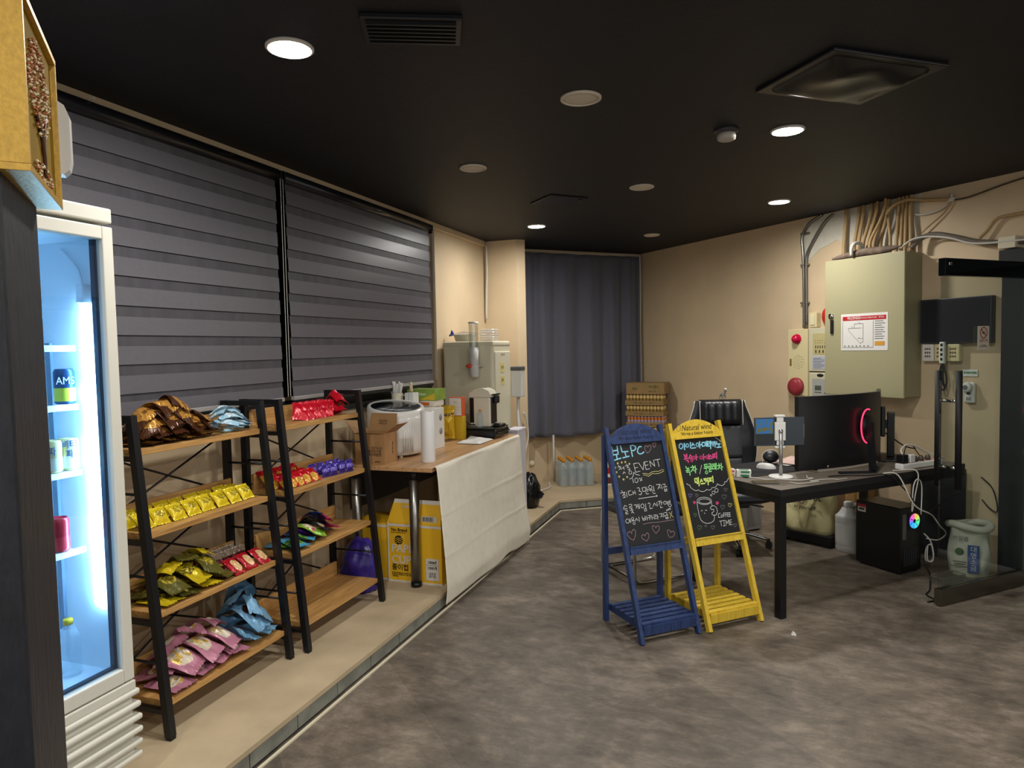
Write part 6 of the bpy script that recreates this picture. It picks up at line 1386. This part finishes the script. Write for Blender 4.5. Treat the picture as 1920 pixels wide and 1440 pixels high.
# chrome visitor chair half hidden by the signs
t = thing('sled_chair', 'chrome sled-base chair half hidden behind the chalkboard signs', 'chair', (-.76,5.02,0), math.radians(-48))
for s_ in (-.22,.22):
    MB().tube([(s_,.20,.44),(s_,.21,.30),(s_,.215,.06),(s_,.17,.014),(s_,.0,.012),(s_,-.18,.012),(s_,-.24,.03),(s_,-.25,.10),(s_,-.25,.40),(s_,-.23,.44)], .011, 10, 4).build('sled_leg', M_CHROME, t)
MB().tube([(-.22,-.20,.012),(.22,-.20,.012)], .010, 8, 1).build('cross_tube', M_CHROME, t)
MB().box(-.24,.24,-.25,.23,.44,.49,.02,3).build('seat', M_LEA, t); MB().box(-.23,.23,.22,.26,.50,.80,.015,3).build('backrest', M_LEA, t)

# ---------------------------------------------------------------- under the desk
PR = math.radians(-32)
t = thing('low_platform', 'low black platform on the floor under the tote bag', 'platform', (.539,5.947,0), PR)
MB().box(-.45,0,.0,.33,.022,.09,.004).build('deck', M_BLACK, t)
for x in (-.41,-.04):
    for y in (.04,.29): MB().box(x-.03,x+.03,y-.03,y+.03,0,.024).build('foot', M_BLACK, t)
t = thing('tote_bag', 'cream canvas tote bag with black lettering standing under the desk', 'bag', (.520,5.959,.0905), PR)
M_CAN = mat('cream_canvas', '#c6bd8c', .8, noise=.06, nscale=10, bump=.15, bscale=40)
def tote(u, v):
    a = 2*PI*u; n = 4
    cx, sy = math.copysign(abs(math.cos(a))**(2/n), math.cos(a)), math.copysign(abs(math.sin(a))**(2/n), math.sin(a))
    w_ = .215+.025*v; d_ = .10-.04*v
    return (-.225+w_*cx-.02*v+.006*math.sin(v*14+a*2), .13+d_*sy+.012*math.sin(v*9+cx*6)+.03*v, .47*v+.012*math.sin(cx*5+1)*v)
m = MB(); m.grid(tote, 64, 16, wrap=True); m.bm.verts.ensure_lookup_table(); m.bm.faces.new([m.bm.verts[i*17] for i in range(64)]); bt = m.build('bag_body', M_CAN, t)
text('lettering', 'BEAUTIFUL', .060, M_INK, bt, (-.225,.052,.285), (PI/2-.15,0,0), bold=.0012); text('lettering', 'in yourself', .045, M_INK, bt, (-.215,.036,.200), (PI/2-.15,0,0), xs=.95)
MB().tube([(-.30,.09,.46),(-.29,.05,.40),(-.26,.022,.31),(-.225,.015,.235),(-.20,.02,.28),(-.17,.035,.36),(-.15,.07,.45)], .008, 8).build('handle', mat('grey_strap', '#8a8062', .8), bt)
t = thing('kraft_bag', 'brown paper bag behind the tote bag and the white jug', 'bag', on_right(2.84,.012), RA)
MB().hexa([(0,-.12,0),(.17,-.12,0),(.17,0,0),(0,0,0),(.01,-.06,.52),(.17,-.06,.52),(.17,0,.52),(.01,0,.52)]).build('bag_body', mat('brown_kraft', '#5f4630', .75), t)
t = thing('kraft_carton', 'tan carton standing against the wall behind the desk legs', 'carton', on_right(3.03,.012), RA)
MB().box(0,.20,-.11,0,0,.62,.003).build('carton_body', mat('tan_carton', '#a5814e', .7), t); MB().box(.09,.11,-.1115,-.109,0,.62).build('tape', mat('tan_tape', '#8a6a3c', .4), t)
t = thing('plastic_jug', 'white plastic water jug with a handle beside the computer', 'jug', (.672,5.940,0), math.radians(-35))
M_JUG = mat('milky_plastic', '#c3c4c0', .45)
def jug(u, v):
    a = 2*PI*u; n = 3.2
    cx, sy = math.copysign(abs(math.cos(a))**(2/n), math.cos(a)), math.copysign(abs(math.sin(a))**(2/n), math.sin(a))
    k = 1-.08*max(0,.06-v)*12 if v < .06 else (1 if v < .80 else 1-.52*((v-.80)/.20)**.7)
    k *= 1-.02*(1 if .10 < v < .14 or .60 < v < .64 else 0)
    return (.095*k*cx, .075*k*sy, .35*v)
m = MB(); m.grid(jug, 40, 30, wrap=True); m.bm.verts.ensure_lookup_table(); m.bm.faces.new([m.bm.verts[i*31] for i in range(40)]); jb = m.build('jug_body', M_JUG, t)
MB().lathe([(.038,.345),(.040,.355),(.040,.385),(.036,.39),(0,.39)], 20).build('cap', M_JUG, t)
MB().tube([(.03,.0,.37),(.08,.0,.38),(.10,.0,.34),(.092,0,.26)], .014, 8).build('handle', M_JUG, t)
t = thing('perforated_box', 'light grey perforated metal box on the floor behind the chair base', 'box', (.030,6.43,0), DR)
MB().box(-.30,0,.0,.20,.012,.26,.004).build('box_body', mat('light_grey_metal', '#a3a19c', .45), t)
m = MB()
for i in range(12):
    for j in range(9): m.box(-.17+i*.013,-.164+i*.013,-.0012,.001,.04+j*.022+(.011 if i % 2 else 0),.048+j*.022+(.011 if i % 2 else 0))
m.build('holes', M_INK, t)
for x in (-.27,-.03): MB().box(x-.02,x+.02,.02,.18,0,.013).build('foot', M_BLACK, t)
t = thing('desktop_computer', 'black desktop computer tower with a rainbow fan under the desk', 'computer', (.932,5.392,0), RA)
# local x runs along the wall; the large panel faces -y, the fan end faces +x
MB().box(-.352,0,0,.227,.015,.475,.006).build('case', mat('case_black', '#0c0d0f', .3), t)
for x in (-.32,-.03):
    for y in (.03,.20): MB().cyl((x,y,0),(x,y,.016),.014,10).build('foot', M_BLACK, t)
m = MB().box(-.335,-.27,-.0015,.0,.395,.45); l_ = m.build('sticker', M_PAPER, t); MB().box(-.335,-.27,-.0022,-.001,.43,.45).build('red_band', M_RED, l_); MB().box(-.325,-.28,-.0022,-.001,.408,.424).build('dark_print', M_LINE, l_)
def fanmat():
    m = mat('rainbow_fan_light', '#101010', .4); N = m.node_tree.nodes; L = m.node_tree.links
    tc = N.new('ShaderNodeTexCoord'); sp = N.new('ShaderNodeSeparateXYZ'); L.new(tc.outputs['Object'], sp.inputs[0])
    at = N.new('ShaderNodeMath'); at.operation = 'ARCTAN2'; L.new(sp.outputs[1], at.inputs[0]); L.new(sp.outputs[0], at.inputs[1])
    mr = N.new('ShaderNodeMapRange'); mr.inputs[1].default_value = -PI; mr.inputs[2].default_value = PI; L.new(at.outputs[0], mr.inputs[0])
    r = N.new('ShaderNodeValToRGB'); e = r.color_ramp.elements
    cols = [(0,(.05,.25,1)),(.3,(.05,.6,.8)),(.5,(.1,.8,.2)),(.68,(1,.6,.05)),(.8,(1,.15,.4)),(1,(.45,.1,1))]
    e[0].position = 0; e[0].color = (*cols[0][1],1); e[1].position = 1; e[1].color = (*cols[-1][1],1)
    for p_, c_ in cols[1:-1]: x = e.new(p_); x.color = (*c_,1)
    L.new(mr.outputs[0], r.inputs[0]); L.new(r.outputs[0], N['Principled BSDF'].inputs['Emission Color']); N['Principled BSDF'].inputs['Emission Strength'].default_value = 1.1
    return m
fan = MB()
for k in range(7):
    a0, a1 = 2*PI*k/7, 2*PI*k/7+.72
    fan.prism([(.016*math.cos(a0),.016*math.sin(a0))]+[(.048*math.cos(a0+(a1-a0)*q/5+.15),.048*math.sin(a0+(a1-a0)*q/5+.15)) for q in range(6)]+[(.016*math.cos(a1),.016*math.sin(a1))], 0, .002)
fr = MB().box(.0,.004,.085,.205,.31,.43,.002).build('fan_frame', M_BLACK, t)
fo = fan.build('fan_blades', fanmat(), fr); fo.location = (.0045,.145,.372); fo.rotation_euler = (PI/2,0,PI/2)
m = MB(); m.lathe([(.052,0),(.052,.004),(.049,.004),(.049,0)], 28, closed=False); o = m.build('fan_ring', MATS['rainbow_fan_light'], fr); o.location = (.0045,.145,.372); o.rotation_euler = (PI/2,0,PI/2)
m = MB(); m.box(0,.003,.02,.06,.25,.43)
m.build('port_plate', M_STEEL, t)
m = MB()
for k in range(6): m.box(0,.003,.04+k*.024,.055+k*.024,.06,.19)
m.build('slot_covers', mat('dull_slot', '#2a2c30', .4), t)
def floor_cable(label, pts, r_, m_, name='cable'): return tag(MB().tube(pts, r_, 7, 6).build(name, m_), label, 'cable')
p = Vector((1.088,5.557,0))
floor_cable('black cable snaking over the floor from the computer to the glass door', [(1.10,5.53,.09),(1.13,5.46,.01),(1.10,5.30,.006),(1.06,5.12,.006),(1.02,5.02,.006),(1.05,4.93,.006),(1.00,4.88,.006)], .005, M_CABLEB, 'black_cable')
floor_cable('coil of white cable hanging beside the computer', [(1.11,5.56,.27),(1.15,5.55,.22),(1.17,5.55,.12),(1.15,5.55,.075),(1.12,5.55,.09),(1.125,5.55,.17),(1.15,5.535,.20),(1.165,5.535,.13),(1.16,5.54,.08),(1.13,5.54,.09),(1.13,5.54,.19)], .005, M_CABLEW, 'white_cable')
floor_cable('black cable stretched from the computer to the end panel', [(1.105,5.53,.41),(1.16,5.52,.46),(1.24,5.47,.56),(1.30,5.46,.60)], .005, M_CABLEB, 'black_cable')
floor_cable('white cable running down behind the plastic jug', [(.58,6.05,.70),(.55,6.03,.52),(.53,6.02,.43)], .009, M_CABLEW, 'white_cable')
floor_cable('black cable dangling in a loop on the wall behind the glass door', [(1.50,5.735,.66),(1.55,5.685,.60),(1.575,5.66,.50),(1.575,5.655,.43),(1.54,5.695,.45),(1.505,5.73,.50)], .004, M_CABLEB, 'black_cable')
t = thing('dark_board', 'dark board leaning on the wall under the far end of the desk', 'board', on_right(3.55,.012,.001), RA)
MB().box(0,.41,-.02,0,0,.70,.002).build('board_panel', mat('charcoal_panel', '#292c2f', .4), t)
t = thing('salt_sack', 'white woven salt sack with a rolled rim and blue label behind the glass door', 'sack', (1.385,5.545,.001), math.radians(-12))
def salt(u, v):
    a = 2*PI*u; n = 2.6
    cx, sy = math.copysign(abs(math.cos(a))**(2/n), math.cos(a)), math.copysign(abs(math.sin(a))**(2/n), math.sin(a))
    k = .90+.14*math.sin(min(1,v*1.3)*PI)*(1-v*.3)
    return ((.125*k)*cx+.004*math.sin(a*6+v*8), (.095*k)*sy+.005*math.sin(a*5-v*9), .345*v)
M_SALT = mat('woven_white', '#c9c6b6', .7, noise=.06, nscale=20, bump=.2, bscale=60)
m = MB(); m.grid(salt, 48, 16, wrap=True); m.bm.verts.ensure_lookup_table(); m.bm.faces.new([m.bm.verts[i*17] for i in range(48)]); sb = m.build('sack_body', M_SALT, t)
m = MB()
def rim(u, v):
    a = 2*PI*u; b_ = 2*PI*v; R = 1+.05*math.sin(a*3)
    return ((.118*R+.028*math.cos(b_))*math.cos(a), (.088*R+.024*math.cos(b_))*math.sin(a), .350+.026*math.sin(b_)+.012*math.sin(a*2))
V = [[m.bm.verts.new(rim(i/40, j/12)) for j in range(12)] for i in range(40)]
for i in range(40):
    for j in range(12): ff = m.bm.faces.new((V[i][j],V[(i+1)%40][j],V[(i+1)%40][(j+1)%12],V[i][(j+1)%12])); ff.smooth = True
m.build('rolled_rim', M_SALT, t)
MB().lathe([(.105,.26),(.06,.275),(0,.28)], 28, sx=1.0, sy=.75, closed=False).build('salt_fill', M_PAPER, t)
pl = MB().box(-.012,.056,-.1075,-.0985,.045,.235).build('blue_label', mat('label_blue', '#3a5690', .6), sb)
text('lettering', '대\n명\n소\n금', .043, M_PAPER, pl, (.022,-.1082,.142), (PI/2,0,0))
text('lettering', '천일염', .034, M_LINE, sb, (-.055,-.103,.275), (PI/2,0,0)); 
MB().lathe([(.026,0),(.02,.0012),(0,.0012)], 9).xf(Matrix.Translation((-.06,-.1025,.185)) @ Matrix.Rotation(PI/2,4,'X')).build('green_print', mat('leaf_green', '#4d6a44', .7), sb)
text('small_print', '▬▬▬▬▬\n▬▬▬▬\n▬▬▬▬▬▬▬', .016, M_LINE, sb, (-.058,-.104,.10), (PI/2,0,0))
t = thing('wire_basket', 'flat grey wire basket on the floor in front of the salt sack', 'basket', (1.165,5.24,.001), DA)
m = MB()
for k in range(19): m.bar((k*.0125,0,0),(k*.0125,0,.045),.002).bar((k*.0125,.09,0),(k*.0125,.09,.045),.002).bar((k*.0125,0,.001),(k*.0125,.09,.001),.002)
m.build('wires', MATS['grey_tube'], t); m = MB()
for z in (.003,.045): m.bar((0,0,z),(.225,0,z),.004).bar((0,.09,z),(.225,.09,z),.004).bar((0,0,z),(0,.09,z),.004).bar((.225,0,z),(.225,.09,z),.004)
m.build('rim', MATS['grey_tube'], t)
o = MB().hexa([(-.012,-.012,0),(.014,-.016,0),(.012,.014,0),(-.014,.010,0),(-.004,-.008,.016),(.012,-.014,.004),(.012,.012,.004),(-.004,.010,.018)]).build('paper_scrap', M_PAPER, loc=(.187,4.133,.0005)); tag(o, 'tiny white scrap of paper on the floor in front of the desk leg', 'paper')
